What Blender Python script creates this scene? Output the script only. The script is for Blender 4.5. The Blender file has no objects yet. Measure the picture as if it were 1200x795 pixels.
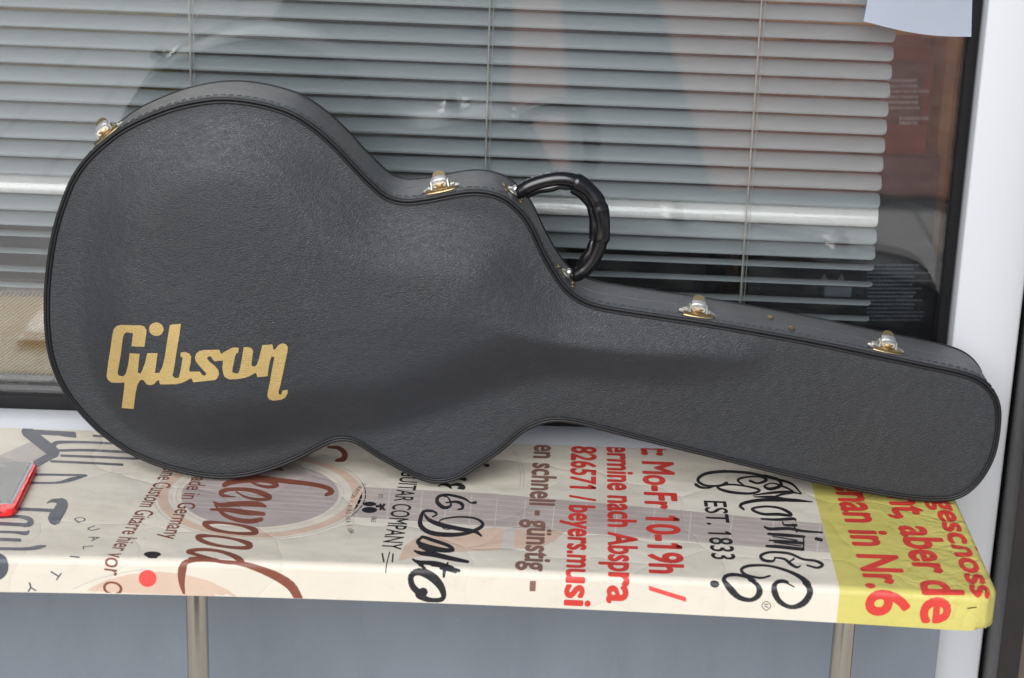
import bpy, bmesh, math, random
import numpy as np
from mathutils import Vector, Matrix
from mathutils.geometry import delaunay_2d_cdt
random.seed(7)
PI = math.pi
SC = bpy.context.scene
COL = SC.collection

# ------------------------------------------------------------------ camera
CAM = Vector((0.0, 0.0, 1.5))
PITCH, ROLL, FPX = math.radians(20), 0.032, 2500.0
Fv = Vector((0, math.cos(PITCH), -math.sin(PITCH)))
R0 = Vector((1, 0, 0)); U0 = Vector((0, math.sin(PITCH), math.cos(PITCH)))
Rv = R0 * math.cos(ROLL) + U0 * math.sin(ROLL)
Uv = U0 * math.cos(ROLL) - R0 * math.sin(ROLL)
cd = bpy.data.cameras.new('camera'); cam = bpy.data.objects.new('camera', cd); COL.objects.link(cam)
cam.matrix_world = Matrix(((Rv.x, Uv.x, -Fv.x, CAM.x), (Rv.y, Uv.y, -Fv.y, CAM.y), (Rv.z, Uv.z, -Fv.z, CAM.z), (0, 0, 0, 1)))
cd.sensor_width = 36; cd.lens = 36 * FPX / 1200; cd.clip_start = 0.05; cd.clip_end = 200
cd.dof.use_dof = True; cd.dof.focus_distance = 2.56; cd.dof.aperture_fstop = 5.0
SC.camera = cam

def ray(px, py):
    return Fv * FPX + Rv * (px - 600) - Uv * (py - 397.5)
def on_plane(px, py, p0, n):
    d = ray(px, py); t = (Vector(p0) - CAM).dot(n) / d.dot(n)
    return CAM + d * t
def at_y(px, py, y): return on_plane(px, py, (0, y, 0), Vector((0, 1, 0)))
def at_z(px, py, z): return on_plane(px, py, (0, 0, z), Vector((0, 0, 1)))

# ------------------------------------------------------------------ world, sun, exposure
SUN_EL, SUN_AZ = math.radians(33), math.radians(-14)      # azimuth off straight-behind-the-camera
w = bpy.data.worlds.new('World'); SC.world = w; w.use_nodes = True
nt = w.node_tree; nt.nodes.clear()
sky = nt.nodes.new('ShaderNodeTexSky'); sky.sky_type = 'NISHITA'; sky.sun_disc = False
sky.sun_elevation = SUN_EL; sky.air_density = 1.0; sky.dust_density = 1.5; sky.ozone_density = 1.0
sky.sun_rotation = PI - SUN_AZ
bg = nt.nodes.new('ShaderNodeBackground'); bg.inputs[1].default_value = 0.075
hs = nt.nodes.new('ShaderNodeHueSaturation'); hs.inputs['Saturation'].default_value = 0.75
wo = nt.nodes.new('ShaderNodeOutputWorld')
nt.links.new(sky.outputs[0], hs.inputs['Color']); nt.links.new(hs.outputs[0], bg.inputs[0]); nt.links.new(bg.outputs[0], wo.inputs[0])
sd = bpy.data.lights.new('sun', 'SUN'); sd.energy = 2.4; sd.angle = math.radians(45); sd.color = (0.96, 0.98, 1.0)
so = bpy.data.objects.new('sun', sd); COL.objects.link(so)
sdir = Vector((math.sin(SUN_AZ) * math.cos(SUN_EL), -math.cos(SUN_AZ) * math.cos(SUN_EL), math.sin(SUN_EL)))
so.rotation_euler = sdir.to_track_quat('Z', 'Y').to_euler()
SC.view_settings.view_transform = 'Standard'; SC.view_settings.look = 'None'
SC.view_settings.exposure = 0.52; SC.view_settings.gamma = 1
SC.cycles.use_denoising = True; SC.cycles.max_bounces = 10; SC.cycles.transparent_max_bounces = 16

# ------------------------------------------------------------------ node materials
def srgb(r, g, b):
    f = lambda c: (c / 255 / 12.92) if c / 255 <= 0.04045 else ((c / 255 + 0.055) / 1.055) ** 2.4
    return (f(r), f(g), f(b), 1)
class M:
    """small node-tree builder"""
    def __init__(s, name):
        s.m = bpy.data.materials.new(name); s.m.use_nodes = True; s.t = s.m.node_tree; s.t.nodes.clear()
        s.out = s.n('ShaderNodeOutputMaterial')
    def n(s, typ, **k):
        x = s.t.nodes.new(typ)
        for a, v in k.items(): setattr(x, a, v)
        return x
    def l(s, a, b): s.t.links.new(a, b)
    def bsdf(s, **k):
        b = s.n('ShaderNodeBsdfPrincipled')
        for a, v in k.items():
            key = a.replace('_', ' ')
            if hasattr(v, 'is_output') and v.is_output: s.l(v, b.inputs[key])
            else: b.inputs[key].default_value = v
        s.l(b.outputs[0], s.out.inputs[0]); s.b = b
        return b
    def coord(s, scale=(1, 1, 1), rot=(0, 0, 0)):
        g = s.n('ShaderNodeNewGeometry'); mp = s.n('ShaderNodeMapping')
        mp.inputs['Scale'].default_value = scale; mp.inputs['Rotation'].default_value = rot
        s.l(g.outputs['Position'], mp.inputs[0]); return mp.outputs[0]
    def noise(s, vec, scale, detail=4, rough=0.55, dist=0):
        x = s.n('ShaderNodeTexNoise'); s.l(vec, x.inputs['Vector'])
        x.inputs['Scale'].default_value = scale; x.inputs['Detail'].default_value = detail
        x.inputs['Roughness'].default_value = rough; x.inputs['Distortion'].default_value = dist
        return x.outputs[0]
    def ramp(s, fac, stops):
        r = s.n('ShaderNodeValToRGB'); s.l(fac, r.inputs[0]); e = r.color_ramp.elements
        while len(e) < len(stops): e.new(0.5)
        for i, (p, c) in enumerate(stops):
            e[i].position = p; e[i].color = c if len(c) == 4 else (*c, 1)
        return r.outputs[0]
    def math(s, op, a, b=None, clamp=False):
        x = s.n('ShaderNodeMath', operation=op, use_clamp=clamp)
        for i, v in enumerate((a, b)):
            if v is None: continue
            if hasattr(v, 'is_output'): s.l(v, x.inputs[i])
            else: x.inputs[i].default_value = v
        return x.outputs[0]
    def mix(s, fac, a, b, mode='MIX'):
        x = s.n('ShaderNodeMix', data_type='RGBA', blend_type=mode)
        for k, v in ((0, fac), (6, a), (7, b)):
            if hasattr(v, 'is_output'): s.l(v, x.inputs[k])
            else: x.inputs[k].default_value = v
        return x.outputs[2]
    def bump(s, h, strength=0.5, dist=0.001, chain=None):
        x = s.n('ShaderNodeBump'); x.inputs['Strength'].default_value = strength; x.inputs['Distance'].default_value = dist
        s.l(h, x.inputs['Height'])
        if chain is not None: s.l(chain, x.inputs['Normal'])
        return x.outputs[0]

def simple(name, col, rough=0.5, metal=0.0, var=0.12, nscale=30, bumps=0.0, bscale=200, spec=0.5, coat=0):
    m = M(name); v = m.coord(); n = m.noise(v, nscale)
    c0 = tuple(x * (1 - var) for x in col[:3]) + (1,); c1 = tuple(min(1, x * (1 + var)) for x in col[:3]) + (1,)
    c = m.ramp(n, [(0.3, c0), (0.7, c1)])
    rr = m.math('ADD', m.math('MULTIPLY', m.noise(v, nscale * 2.3), 0.16), rough - 0.08)
    b = m.bsdf(Base_Color=c, Roughness=rr, Metallic=metal, Specular_IOR_Level=spec, Coat_Weight=coat)
    if bumps: m.l(m.bump(m.noise(v, bscale), bumps, 0.001), b.inputs['Normal'])
    return m.m

def leather_height(m, scale=1.0):
    v = m.coord()
    warp = m.n('ShaderNodeTexNoise'); m.l(v, warp.inputs['Vector']); warp.inputs['Scale'].default_value = 90 * scale
    warp.inputs['Detail'].default_value = 2
    mx = m.n('ShaderNodeMix', data_type='VECTOR'); mx.inputs[0].default_value = 0.010 / scale
    m.l(v, mx.inputs[4]); m.l(warp.outputs['Color'], mx.inputs[5])
    mp = m.n('ShaderNodeMapping'); mp.inputs['Scale'].default_value = (0.70, 1, 1.55); mp.inputs['Rotation'].default_value = (0, 0.18, 0)
    m.l(mx.outputs[1], mp.inputs[0])
    vo = m.n('ShaderNodeTexVoronoi', feature='DISTANCE_TO_EDGE'); vo.inputs['Scale'].default_value = 330 * scale
    m.l(mp.outputs[0], vo.inputs['Vector'])
    e = m.math('POWER', m.math('MULTIPLY', vo.outputs['Distance'], 2.4, True), 0.55)
    n = m.noise(mp.outputs[0], 420 * scale, 3, 0.6, 0.6)
    return v, m.math('ADD', e, m.math('MULTIPLY', n, 0.7))

def leather(name, col, rough, strength, scale=1.0, metal=0, wear=True):
    m = M(name); v, h = leather_height(m, scale)
    big = m.noise(v, 6, 4); fine = m.noise(v, 900, 2)
    c = m.ramp(m.math('ADD', m.math('MULTIPLY', big, 0.6), m.math('MULTIPLY', fine, 0.4)),
               [(0.35, tuple(x * 0.8 for x in col[:3])), (0.65, tuple(x * 1.2 for x in col[:3]))])
    if wear:
        vo = m.n('ShaderNodeTexVoronoi', feature='F1'); vo.inputs['Scale'].default_value = 17; m.l(v, vo.inputs['Vector'])
        sp = m.math('MULTIPLY', m.math('SUBTRACT', 0.018, vo.outputs['Distance']), 120, True)
        c = m.mix(m.math('MULTIPLY', sp, 0.7), c, (0.30, 0.30, 0.29, 1))
        du = m.ramp(m.noise(m.coord((1, 1, 2.5), (0, 0.5, 0)), 22, 6, 0.75), [(0.55, (0, 0, 0)), (0.8, (1, 1, 1))])
        c = m.mix(m.math('MULTIPLY', du, 0.03), c, (0.30, 0.29, 0.27, 1))
    r = m.math('ADD', rough - 0.1, m.math('MULTIPLY', m.noise(v, 11, 5), 0.2))
    b = m.bsdf(Base_Color=c, Roughness=r, Metallic=metal, Specular_IOR_Level=0.5)
    m.l(m.bump(h, strength, 0.0007, m.bump(m.noise(v, 9, 2), 0.10, 0.004)), b.inputs['Normal'])
    return m.m

MAT = {}
MAT['tolex'] = leather('black_grained_vinyl', (0.018, 0.020, 0.024), 0.50, 0.42)
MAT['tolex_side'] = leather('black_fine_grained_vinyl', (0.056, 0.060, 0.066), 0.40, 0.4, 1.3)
MAT['gold_print'] = leather('gold_print_on_vinyl', srgb(174, 149, 94), 0.42, 0.4, metal=0.15, wear=False)
MAT['piping'] = simple('black_piping', (0.009, 0.009, 0.010), 0.46, spec=0.35, bumps=0.2, bscale=500)
MAT['handle'] = simple('glossy_black_handle', (0.006, 0.006, 0.007), 0.22, bumps=0.12, bscale=120)
MAT['thread'] = simple('dark_thread', (0.030, 0.032, 0.034), 0.5)
MAT['chrome'] = simple('worn_nickel', (0.66, 0.64, 0.59), 0.42, 1.0, bumps=0.3, bscale=300)
MAT['brass'] = simple('worn_brass', (0.42, 0.31, 0.16), 0.36, 1.0, bumps=0.25, bscale=300)
MAT['dull_brass'] = simple('tarnished_brass', (0.10, 0.075, 0.035), 0.45, 0.6, bumps=0.2, bscale=300)
MAT['white_frame'] = simple('white_upvc', (0.575, 0.585, 0.61), 0.4, var=0.01, nscale=2)
MAT['gasket'] = simple('black_rubber', (0.008, 0.008, 0.009), 0.6, spec=0.2)
MAT['grey_panel'] = simple('slate_grey_panel', (0.17, 0.195, 0.225), 0.42, var=0.06, nscale=14, bumps=0.35, bscale=130)
def panel_mat():
    m = M('slate_grey_panel'); v = m.coord()
    c = m.ramp(m.noise(m.coord((1, 1, 0.35)), 9, 6, 0.7), [(0.3, (0.175, 0.20, 0.232)), (0.7, (0.205, 0.232, 0.268))])
    vo = m.n('ShaderNodeTexVoronoi', feature='F1'); vo.inputs['Scale'].default_value = 26; m.l(v, vo.inputs['Vector'])
    sp = m.math('MULTIPLY', m.math('SUBTRACT', 0.03, vo.outputs['Distance']), 70, True)
    c = m.mix(m.math('MULTIPLY', sp, 0.35), c, (0.5, 0.5, 0.5, 1))
    st = m.ramp(m.noise(m.coord((1, 1, 0.12)), 35, 5, 0.7), [(0.58, (0, 0, 0)), (0.8, (1, 1, 1))])
    c = m.mix(m.math('MULTIPLY', st, 0.25), c, (0.11, 0.115, 0.12, 1))
    b = m.bsdf(Base_Color=c, Roughness=0.42); m.l(m.bump(m.noise(v, 120, 4), 0.5, 0.0012), b.inputs['Normal']); return m.m
MAT['grey_panel'] = panel_mat()
MAT['steel'] = simple('brushed_steel', (0.52, 0.48, 0.41), 0.20, 1.0, var=0.03)
MAT['door_black'] = simple('dark_bronze_frame', (0.016, 0.014, 0.013), 0.35, bumps=0.1)
MAT['slat'] = simple('grey_lacquered_slat', (0.44, 0.50, 0.53), 0.38, var=0.03, nscale=9)
MAT['lit_slat'] = simple('slat_coloured_lit', (0.93, 0.94, 0.94), 0.28, var=0.02, spec=0.9, coat=1)  # white stands in for light caught by one turned slat
MAT['cord'] = simple('pale_cord', (0.62, 0.60, 0.55), 0.8)
MAT['paper'] = simple('white_paper', (0.58, 0.63, 0.73), 0.7, var=0.03, nscale=8)
MAT['red_plastic'] = simple('red_plastic', (0.72, 0.02, 0.022), 0.28, var=0.04)
MAT['screen'] = simple('dark_phone_glass', (0.045, 0.048, 0.036), 0.06, spec=0.9)
MAT['bezel'] = simple('grey_phone_bezel', (0.30, 0.32, 0.35), 0.3)
MAT['speaker_slot'] = simple('black_slot', (0.01, 0.01, 0.01), 0.6)
MAT['amp_black'] = leather('black_amp_vinyl', (0.020, 0.021, 0.023), 0.5, 0.5, 0.6, wear=False)
MAT['carton_red'] = simple('red_brown_board', (0.25, 0.040, 0.020), 0.6, nscale=14, var=0.3)
MAT['amber_wood'] = simple('amber_wood', (0.62, 0.30, 0.09), 0.45, nscale=9, var=0.35)
MAT['dark_brown'] = simple('dark_brown_board', (0.07, 0.035, 0.02), 0.5, var=0.3)
MAT['pale_print'] = simple('pale_blue_print', (0.20, 0.25, 0.30), 0.6)
MAT['room'] = simple('shop_interior_paint', (0.10, 0.085, 0.075), 0.8)
MAT['room_floor'] = simple('shop_floor', (0.10, 0.07, 0.05), 0.6)
MAT['shelf_gold'] = simple('ochre_board', (0.55, 0.40, 0.14), 0.6)

def glass_mat(name, ior, tint=(0.992, 0.996, 0.995, 1)):
    m = M(name); fr = m.n('ShaderNodeFresnel'); fr.inputs[0].default_value = ior
    tr = m.n('ShaderNodeBsdfTransparent'); tr.inputs[0].default_value = tint
    gl = m.n('ShaderNodeBsdfGlossy'); gl.inputs['Roughness'].default_value = 0.0
    mx = m.n('ShaderNodeMixShader')
    # dust smears lift the roughness a little in places
    v = m.coord(); d = m.n('ShaderNodeBsdfDiffuse'); d.inputs[0].default_value = (0.7, 0.7, 0.68, 1)
    sm = m.ramp(m.noise(m.coord((3, 3, 9)), 7, 6, 0.7), [(0.52, (0, 0, 0)), (0.8, (0.025, 0.025, 0.025))])
    mx2 = m.n('ShaderNodeMixShader')
    m.l(fr.outputs[0], mx.inputs[0]); m.l(tr.outputs[0], mx.inputs[1]); m.l(gl.outputs[0], mx.inputs[2])
    m.l(sm, mx2.inputs[0]); m.l(mx.outputs[0], mx2.inputs[1]); m.l(d.outputs[0], mx2.inputs[2])
    m.l(mx2.outputs[0], m.out.inputs[0]); return m.m
MAT['glass'] = glass_mat('window_glass', 1.72)
MAT['door_glass'] = simple('brown_door_glass', (0.10, 0.075, 0.058), 0.12, spec=0.8)

# ------------------------------------------------------------------ object helpers
def link(o, parent=None):
    COL.objects.link(o)
    if parent is not None: o.parent = parent
    return o
def base_of(parent):
    b = Vector((0, 0, 0))
    while parent is not None: b += parent.location; parent = parent.parent
    return b
def thing(name, label, cat, loc=(0, 0, 0), group=None):
    o = bpy.data.objects.new(name, None); o.location = loc; o.empty_display_size = 0.05; link(o)
    o['label'] = label; o['category'] = cat
    if group: o['group'] = group
    return o
def tag(o, label=None, cat=None, group=None, kind=None):
    for k, v in (('label', label), ('category', cat), ('group', group), ('kind', kind)):
        if v: o[k] = v
    return o
def bm_obj(name, bm, mat, parent=None, smooth=True, sharp=35, loc=None):
    """links a bmesh holding WORLD coordinates as one object"""
    origin = base_of(parent) if parent is not None else (Vector(loc) if loc is not None else Vector((0, 0, 0)))
    bmesh.ops.translate(bm, verts=bm.verts, vec=-origin)
    me = bpy.data.meshes.new(name); bm.to_mesh(me); bm.free()
    if smooth:
        me.polygons.foreach_set('use_smooth', [True] * len(me.polygons))
        try: me.set_sharp_from_angle(angle=math.radians(sharp))
        except Exception: pass
    me.materials.append(MAT[mat] if isinstance(mat, str) else mat)
    o = bpy.data.objects.new(name, me)
    if parent is None: o.location = origin
    return link(o, parent)
def box_bm(x0, x1, y0, y1, z0, z1, bev=0.0, seg=2, bm=None):
    b = bmesh.new(); bmesh.ops.create_cube(b, size=1)
    for v in b.verts: v.co = Vector((x0 + (v.co.x + .5) * (x1 - x0), y0 + (v.co.y + .5) * (y1 - y0), z0 + (v.co.z + .5) * (z1 - z0)))
    if bev: bmesh.ops.bevel(b, geom=b.edges[:], offset=bev, segments=seg, affect='EDGES', profile=0.5)
    if bm is None: return b
    me = bpy.data.meshes.new('tmp'); b.to_mesh(me); b.free(); bm.from_mesh(me); bpy.data.meshes.remove(me); return bm
def catmull(pts, n=6, closed=False):
    pts = [np.array(p, float) for p in pts]; out = []; N = len(pts)
    rng = N if closed else N - 1
    for i in range(rng):
        p1, p2 = pts[i], pts[(i + 1) % N]
        p0 = pts[i - 1] if (i > 0 or closed) else 2 * p1 - p2
        p3 = pts[(i + 2) % N] if (i + 2 < N or closed) else 2 * p2 - p1
        for k in range(n):
            t = k / n
            out.append(0.5 * (2 * p1 + (p2 - p0) * t + (2 * p0 - 5 * p1 + 4 * p2 - p3) * t * t + (3 * p1 - p0 - 3 * p2 + p3) * t ** 3))
    if not closed: out.append(pts[-1])
    return out
def tube(bm, pts, rad, sides=10, closed=False, up=Vector((0, 0, 1)), flat=None, caps=True):
    """tube through pts; rad = number or per-point; flat = (a, b) scale of the section"""
    pts = [Vector(p) for p in pts]; N = len(pts); rings = []
    prev = None
    for i, p in enumerate(pts):
        a = pts[(i - 1) % N] if (closed or i > 0) else p
        b = pts[(i + 1) % N] if (closed or i < N - 1) else p
        t = (b - a).normalized()
        if prev is None:
            n = up - t * up.dot(t)
            if n.length < 1e-4: n = Vector((1, 0, 0)) - t * t.x
        else: n = prev - t * prev.dot(t)
        n.normalize(); prev = n; m = t.cross(n)
        r = rad[i] if hasattr(rad, '__len__') else rad
        fa, fb = flat if flat else (1, 1)
        rings.append([bm.verts.new(p + (n * math.cos(2 * PI * k / sides) * fa + m * math.sin(2 * PI * k / sides) * fb) * r) for k in range(sides)])
    for i in range(N if closed else N - 1):
        A, B = rings[i], rings[(i + 1) % N]
        for k in range(sides): bm.faces.new((A[k], A[(k + 1) % sides], B[(k + 1) % sides], B[k]))
    if not closed and caps:
        bm.faces.new(rings[0][::-1]); bm.faces.new(rings[-1])
    return bm
def lathe(bm, prof, c, axis=Vector((0, 0, 1)), sides=24):
    """prof: (radius, height) pairs, closed at the ends"""
    axis = axis.normalized(); x = axis.orthogonal().normalized(); y = axis.cross(x); rings = []
    for r, h in prof:
        rings.append([bm.verts.new(c + axis * h + (x * math.cos(2 * PI * k / sides) + y * math.sin(2 * PI * k / sides)) * r) for k in range(sides)])
    for A, B in zip(rings, rings[1:]):
        for k in range(sides): bm.faces.new((A[k], A[(k + 1) % sides], B[(k + 1) % sides], B[k]))
    bm.faces.new(rings[0][::-1]); bm.faces.new(rings[-1]); return bm

def union_tris(polys, eps=1e-6):
    """union of overlapping 2D polygons -> verts, tris"""
    vs, fs = [], []
    for p in polys:
        a = sum(p[i][0] * p[(i + 1) % len(p)][1] - p[(i + 1) % len(p)][0] * p[i][1] for i in range(len(p)))
        q = p if a > 0 else p[::-1]
        k = len(vs); vs += [Vector((float(x), float(y))) for x, y in q]; fs.append(list(range(k, k + len(q))))
    v, e, f, ov, oe, of = delaunay_2d_cdt(vs, [], fs, 1, eps)
    return [(p.x, p.y) for p in v], [t for t, o in zip(f, of) if o]
def stroke_polys(pts, width, n=6, closed=False):
    """centre line (x, y[, w]) -> quads and round joints"""
    P = [(p[0], p[1], p[2] if len(p) > 2 else width) for p in pts]
    P = catmull(P, n, closed) if len(P) > 2 else [np.array(p, float) for p in P]
    out = []; N = len(P)
    for i in range(N if closed else N - 1):
        a, b = P[i], P[(i + 1) % N]; d = b[:2] - a[:2]; L = np.hypot(*d)
        if L < 1e-6: continue
        nn = np.array([-d[1], d[0]]) / L
        out.append([tuple(a[:2] + nn * a[2] / 2), tuple(a[:2] - nn * a[2] / 2), tuple(b[:2] - nn * b[2] / 2), tuple(b[:2] + nn * b[2] / 2)])
    for p in P[::2] + [P[-1]]:
        out.append([(p[0] + p[2] / 2 * math.cos(t * PI / 4), p[1] + p[2] / 2 * math.sin(t * PI / 4)) for t in range(8)])
    return out
def ellipse(cx, cy, rx, ry, n=40):
    return [(cx + rx * math.cos(2 * PI * k / n), cy + ry * math.sin(2 * PI * k / n)) for k in range(n)]
FONT_CACHE = {}
def text_tris(s, bold=0.0):
    """built-in font -> verts, tris in em units, plus advance width"""
    key = (s, bold)
    if key in FONT_CACHE: return FONT_CACHE[key]
    if bold > 0.003:
        v, f = text_tris(s, 0.0); b = bold; V, F = [], []
        v = list(v); f = list(f)
        for i, ch in enumerate(s):
            if ch == '1':
                pv, _ = text_tris(s[:i + 1], 0.0); xr = max(q[0] for q in pv); ht = max(q[1] for q in pv if q[0] > xr - 0.02)
                k = len(v); v += [(xr - 0.02, ht), (xr - 0.06, ht), (xr - 0.20, ht - 0.10), (xr - 0.20, ht - 0.18), (xr - 0.02, ht - 0.10)]; f.append((k, k + 1, k + 2, k + 3, k + 4))
        for dx, dy in ((b, 0), (-b, 0), (0, b * .8), (0, -b * .8), (b * .7, b * .6), (-b * .7, -b * .6), (b * .7, -b * .6), (-b * .7, b * .6)):
            k = len(V); V += [(x + dx, y + dy) for x, y in v]; F += [tuple(q + k for q in t) for t in f]
        FONT_CACHE[key] = (V, F); return FONT_CACHE[key]
    cu = bpy.data.curves.new('txt', 'FONT'); cu.body = s; cu.size = 1; cu.offset = bold; cu.resolution_u = 4
    o = bpy.data.objects.new('txt', cu); COL.objects.link(o)
    dg = bpy.context.evaluated_depsgraph_get(); me = o.evaluated_get(dg).to_mesh()
    v = [(p.co.x, p.co.y) for p in me.vertices]; me.calc_loop_triangles(); f = [tuple(t.vertices) for t in me.loop_triangles]
    o.evaluated_get(dg).to_mesh_clear(); bpy.data.objects.remove(o); bpy.data.curves.remove(cu)
    FONT_CACHE[key] = (v, f); return v, f
def bisect_all(bm, axis, vals):
    no = Vector((1, 0, 0)) if axis == 0 else Vector((0, 1, 0))
    for c in vals:
        co = Vector((c, 0, 0)) if axis == 0 else Vector((0, c, 0))
        bmesh.ops.bisect_plane(bm, geom=bm.verts[:] + bm.edges[:] + bm.faces[:], dist=1e-7, plane_co=co, plane_no=no)
def tri_bm(v, f, copies=1):
    m = len(v) // copies
    bm = bmesh.new(); vv = [bm.verts.new((x, y, i // m * 0.000022)) for i, (x, y) in enumerate(v)]
    for t in f:
        try: bm.faces.new([vv[i] for i in t])
        except ValueError: pass
    bmesh.ops.remove_doubles(bm, verts=bm.verts, dist=1e-7)
    return bm

# ================================================================== THE SETTING
ZT = 0.45                       # bench top height
GLASS_Y = 2.575
XJ = 0.0
# pavement in front of the shop (out of frame; the window mirrors it)
def pavement():
    m = M('pavement_slabs'); v = m.coord()
    br = m.n('ShaderNodeTexBrick'); m.l(v, br.inputs['Vector'])
    br.inputs['Color1'].default_value = (0.70, 0.66, 0.62, 1); br.inputs['Color2'].default_value = (0.64, 0.60, 0.56, 1)
    br.inputs['Mortar'].default_value = (0.22, 0.20, 0.19, 1); br.inputs['Scale'].default_value = 1
    br.inputs['Brick Width'].default_value = 0.4; br.inputs['Row Height'].default_value = 0.4; br.inputs['Mortar Size'].default_value = 0.006
    c = m.mix(0.4, br.outputs[0], m.ramp(m.noise(v, 3, 6, 0.65), [(0.3, (0.48, 0.45, 0.42)), (0.7, (0.70, 0.65, 0.60))]))
    m.bsdf(Base_Color=c, Roughness=0.85); MAT['pavement'] = m.m
    bm = box_bm(-6, 6, -7, 2.60, -0.12, 0.0)
    tag(bm_obj('pavement', bm, 'pavement', smooth=False), kind='structure')
    a = M('dark_asphalt'); v = a.coord(); c = a.ramp(a.noise(v, 60, 6, 0.7), [(0.3, (0.04, 0.045, 0.048)), (0.7, (0.09, 0.095, 0.10))])
    a.bsdf(Base_Color=c, Roughness=0.9); MAT['asphalt'] = a.m
    r = simple('reflection_pink', (0.42, 0.20, 0.16), 0.8, var=0.25, nscale=20); MAT['reflection_pink'] = r  # made-up ground colour that tints the glass reflection pink
    tag(bm_obj('road', box_bm(-0.86, 6, -7, 0.0, -0.03, 0.004), 'asphalt', smooth=False), kind='structure')
    tag(bm_obj('reflection_dark_patch', box_bm(-0.70, 0.20, 0.006, 1.5, -0.03, 0.004), 'asphalt', smooth=False), kind='structure')  # added out of view to darken the middle of the window reflection
    tag(bm_obj('reflection_pink_strip', box_bm(-0.03, 0.14, -6.5, -0.004, -0.03, 0.008), 'reflection_pink', smooth=False), kind='structure')  # added out of view for a narrow pink band in the glass
    tag(bm_obj('reflection_pink_strip', box_bm(0.50, 2.6, -6.5, -0.1, -0.03, 0.008), 'reflection_pink', smooth=False), kind='structure')  # added out of view so the glass mirrors pink at the right
pavement()

# facade: grey panel under the window
pR = at_y(1100, 760, 2.49)
fp = bm_obj('wall_panel', box_bm(-2.2, pR.x, 2.490, 2.56, 0.0, 0.405, 0.002), 'grey_panel', loc=(0, 2.49, 0))
tag(fp, 'slate grey wall panel below the bench top and the window sill', 'wall')

# window frame
gx0 = at_y(1148, 30, 2.570); gx1 = at_y(1113, 350, 2.570)
XG = (gx0.x + gx1.x) / 2                         # left face of the white jamb, at the gasket
XB = at_y(1186, 600, 2.485).x                    # where the dark door frame starts
win = thing('shop_window', 'shop window in a white frame with a black gasket behind the guitar case', 'window', (0, 2.57, ZT))
bm = box_bm(-2.2, XG - 0.0, 2.499, 2.566, 0.407, ZT - 0.001, 0.003)
bm_obj('sill', bm, 'white_frame', win)
bm = box_bm(XG + 0.003, XB - 0.003, 2.543, 2.64, 0.0, 2.3, 0.004, 3)
bm_obj('jamb', bm, 'white_frame', win)
bm_obj('frame_head', box_bm(-2.2, XG, 2.50, 2.64, 2.2, 2.3, 0.004), 'white_frame', win)
bm_obj('jamb', box_bm(-2.3, -2.203, 2.50, 2.64, 0.0, 2.3, 0.004), 'white_frame', win)
gz = 0.466
bm = box_bm(-2.2, XG - 0.013, 2.567, 2.60, 0.409, gz, 0.003); bm_obj('gasket', bm, 'gasket', win)
bm = box_bm(XG - 0.012, XG + 0.0, 2.567, 2.60, 0.41, 2.2, 0.002); bm_obj('gasket', bm, 'gasket', win)
for k, y in enumerate((GLASS_Y, GLASS_Y + 0.018)):
    bm_obj('glass_pane', box_bm(-2.2, XG - 0.012, y, y + 0.004, gz - 0.004, 2.2), 'glass', win, smooth=False)
# dark door frame at the right
door = thing('door_frame', 'dark bronze door frame with brown glass at the right edge', 'door', (XB, 2.47, 0))
bm_obj('frame', box_bm(XB, XB + 0.028, 2.462, 2.60, 0.0, 2.3, 0.002), 'door_black', door)
bm_obj('glazing_bead', box_bm(XB + 0.0285, XB + 0.036, 2.49, 2.58, 0.0, 2.3, 0.002), 'door_black', door)
bm_obj('glass_pane', box_bm(XB + 0.037, XB + 0.7, 2.52, 2.53, 0.0, 2.3), 'door_glass', door, smooth=False)

# shop interior shell
for nm, b in (('interior_floor', (-2.6, 2.6, 2.66, 5.6, 0.0, 0.05)), ('interior_wall', (-2.6, 2.6, 5.5, 5.6, 0.05, 2.4)),
              ('interior_wall', (-2.7, -2.6, 2.66, 5.6, 0.0, 2.4)), ('interior_wall', (2.6, 2.7, 2.66, 5.6, 0.0, 2.4)),
              ('interior_ceiling', (-2.7, 2.7, 2.66, 5.6, 2.4, 2.5)), ('window_ledge', (-2.3, XG + 0.05, 2.605, 3.3, 0.38, 0.42))):
    tag(bm_obj(nm, box_bm(*b), 'room_floor' if nm != 'interior_wall' else 'room', smooth=False), kind='structure')

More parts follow.
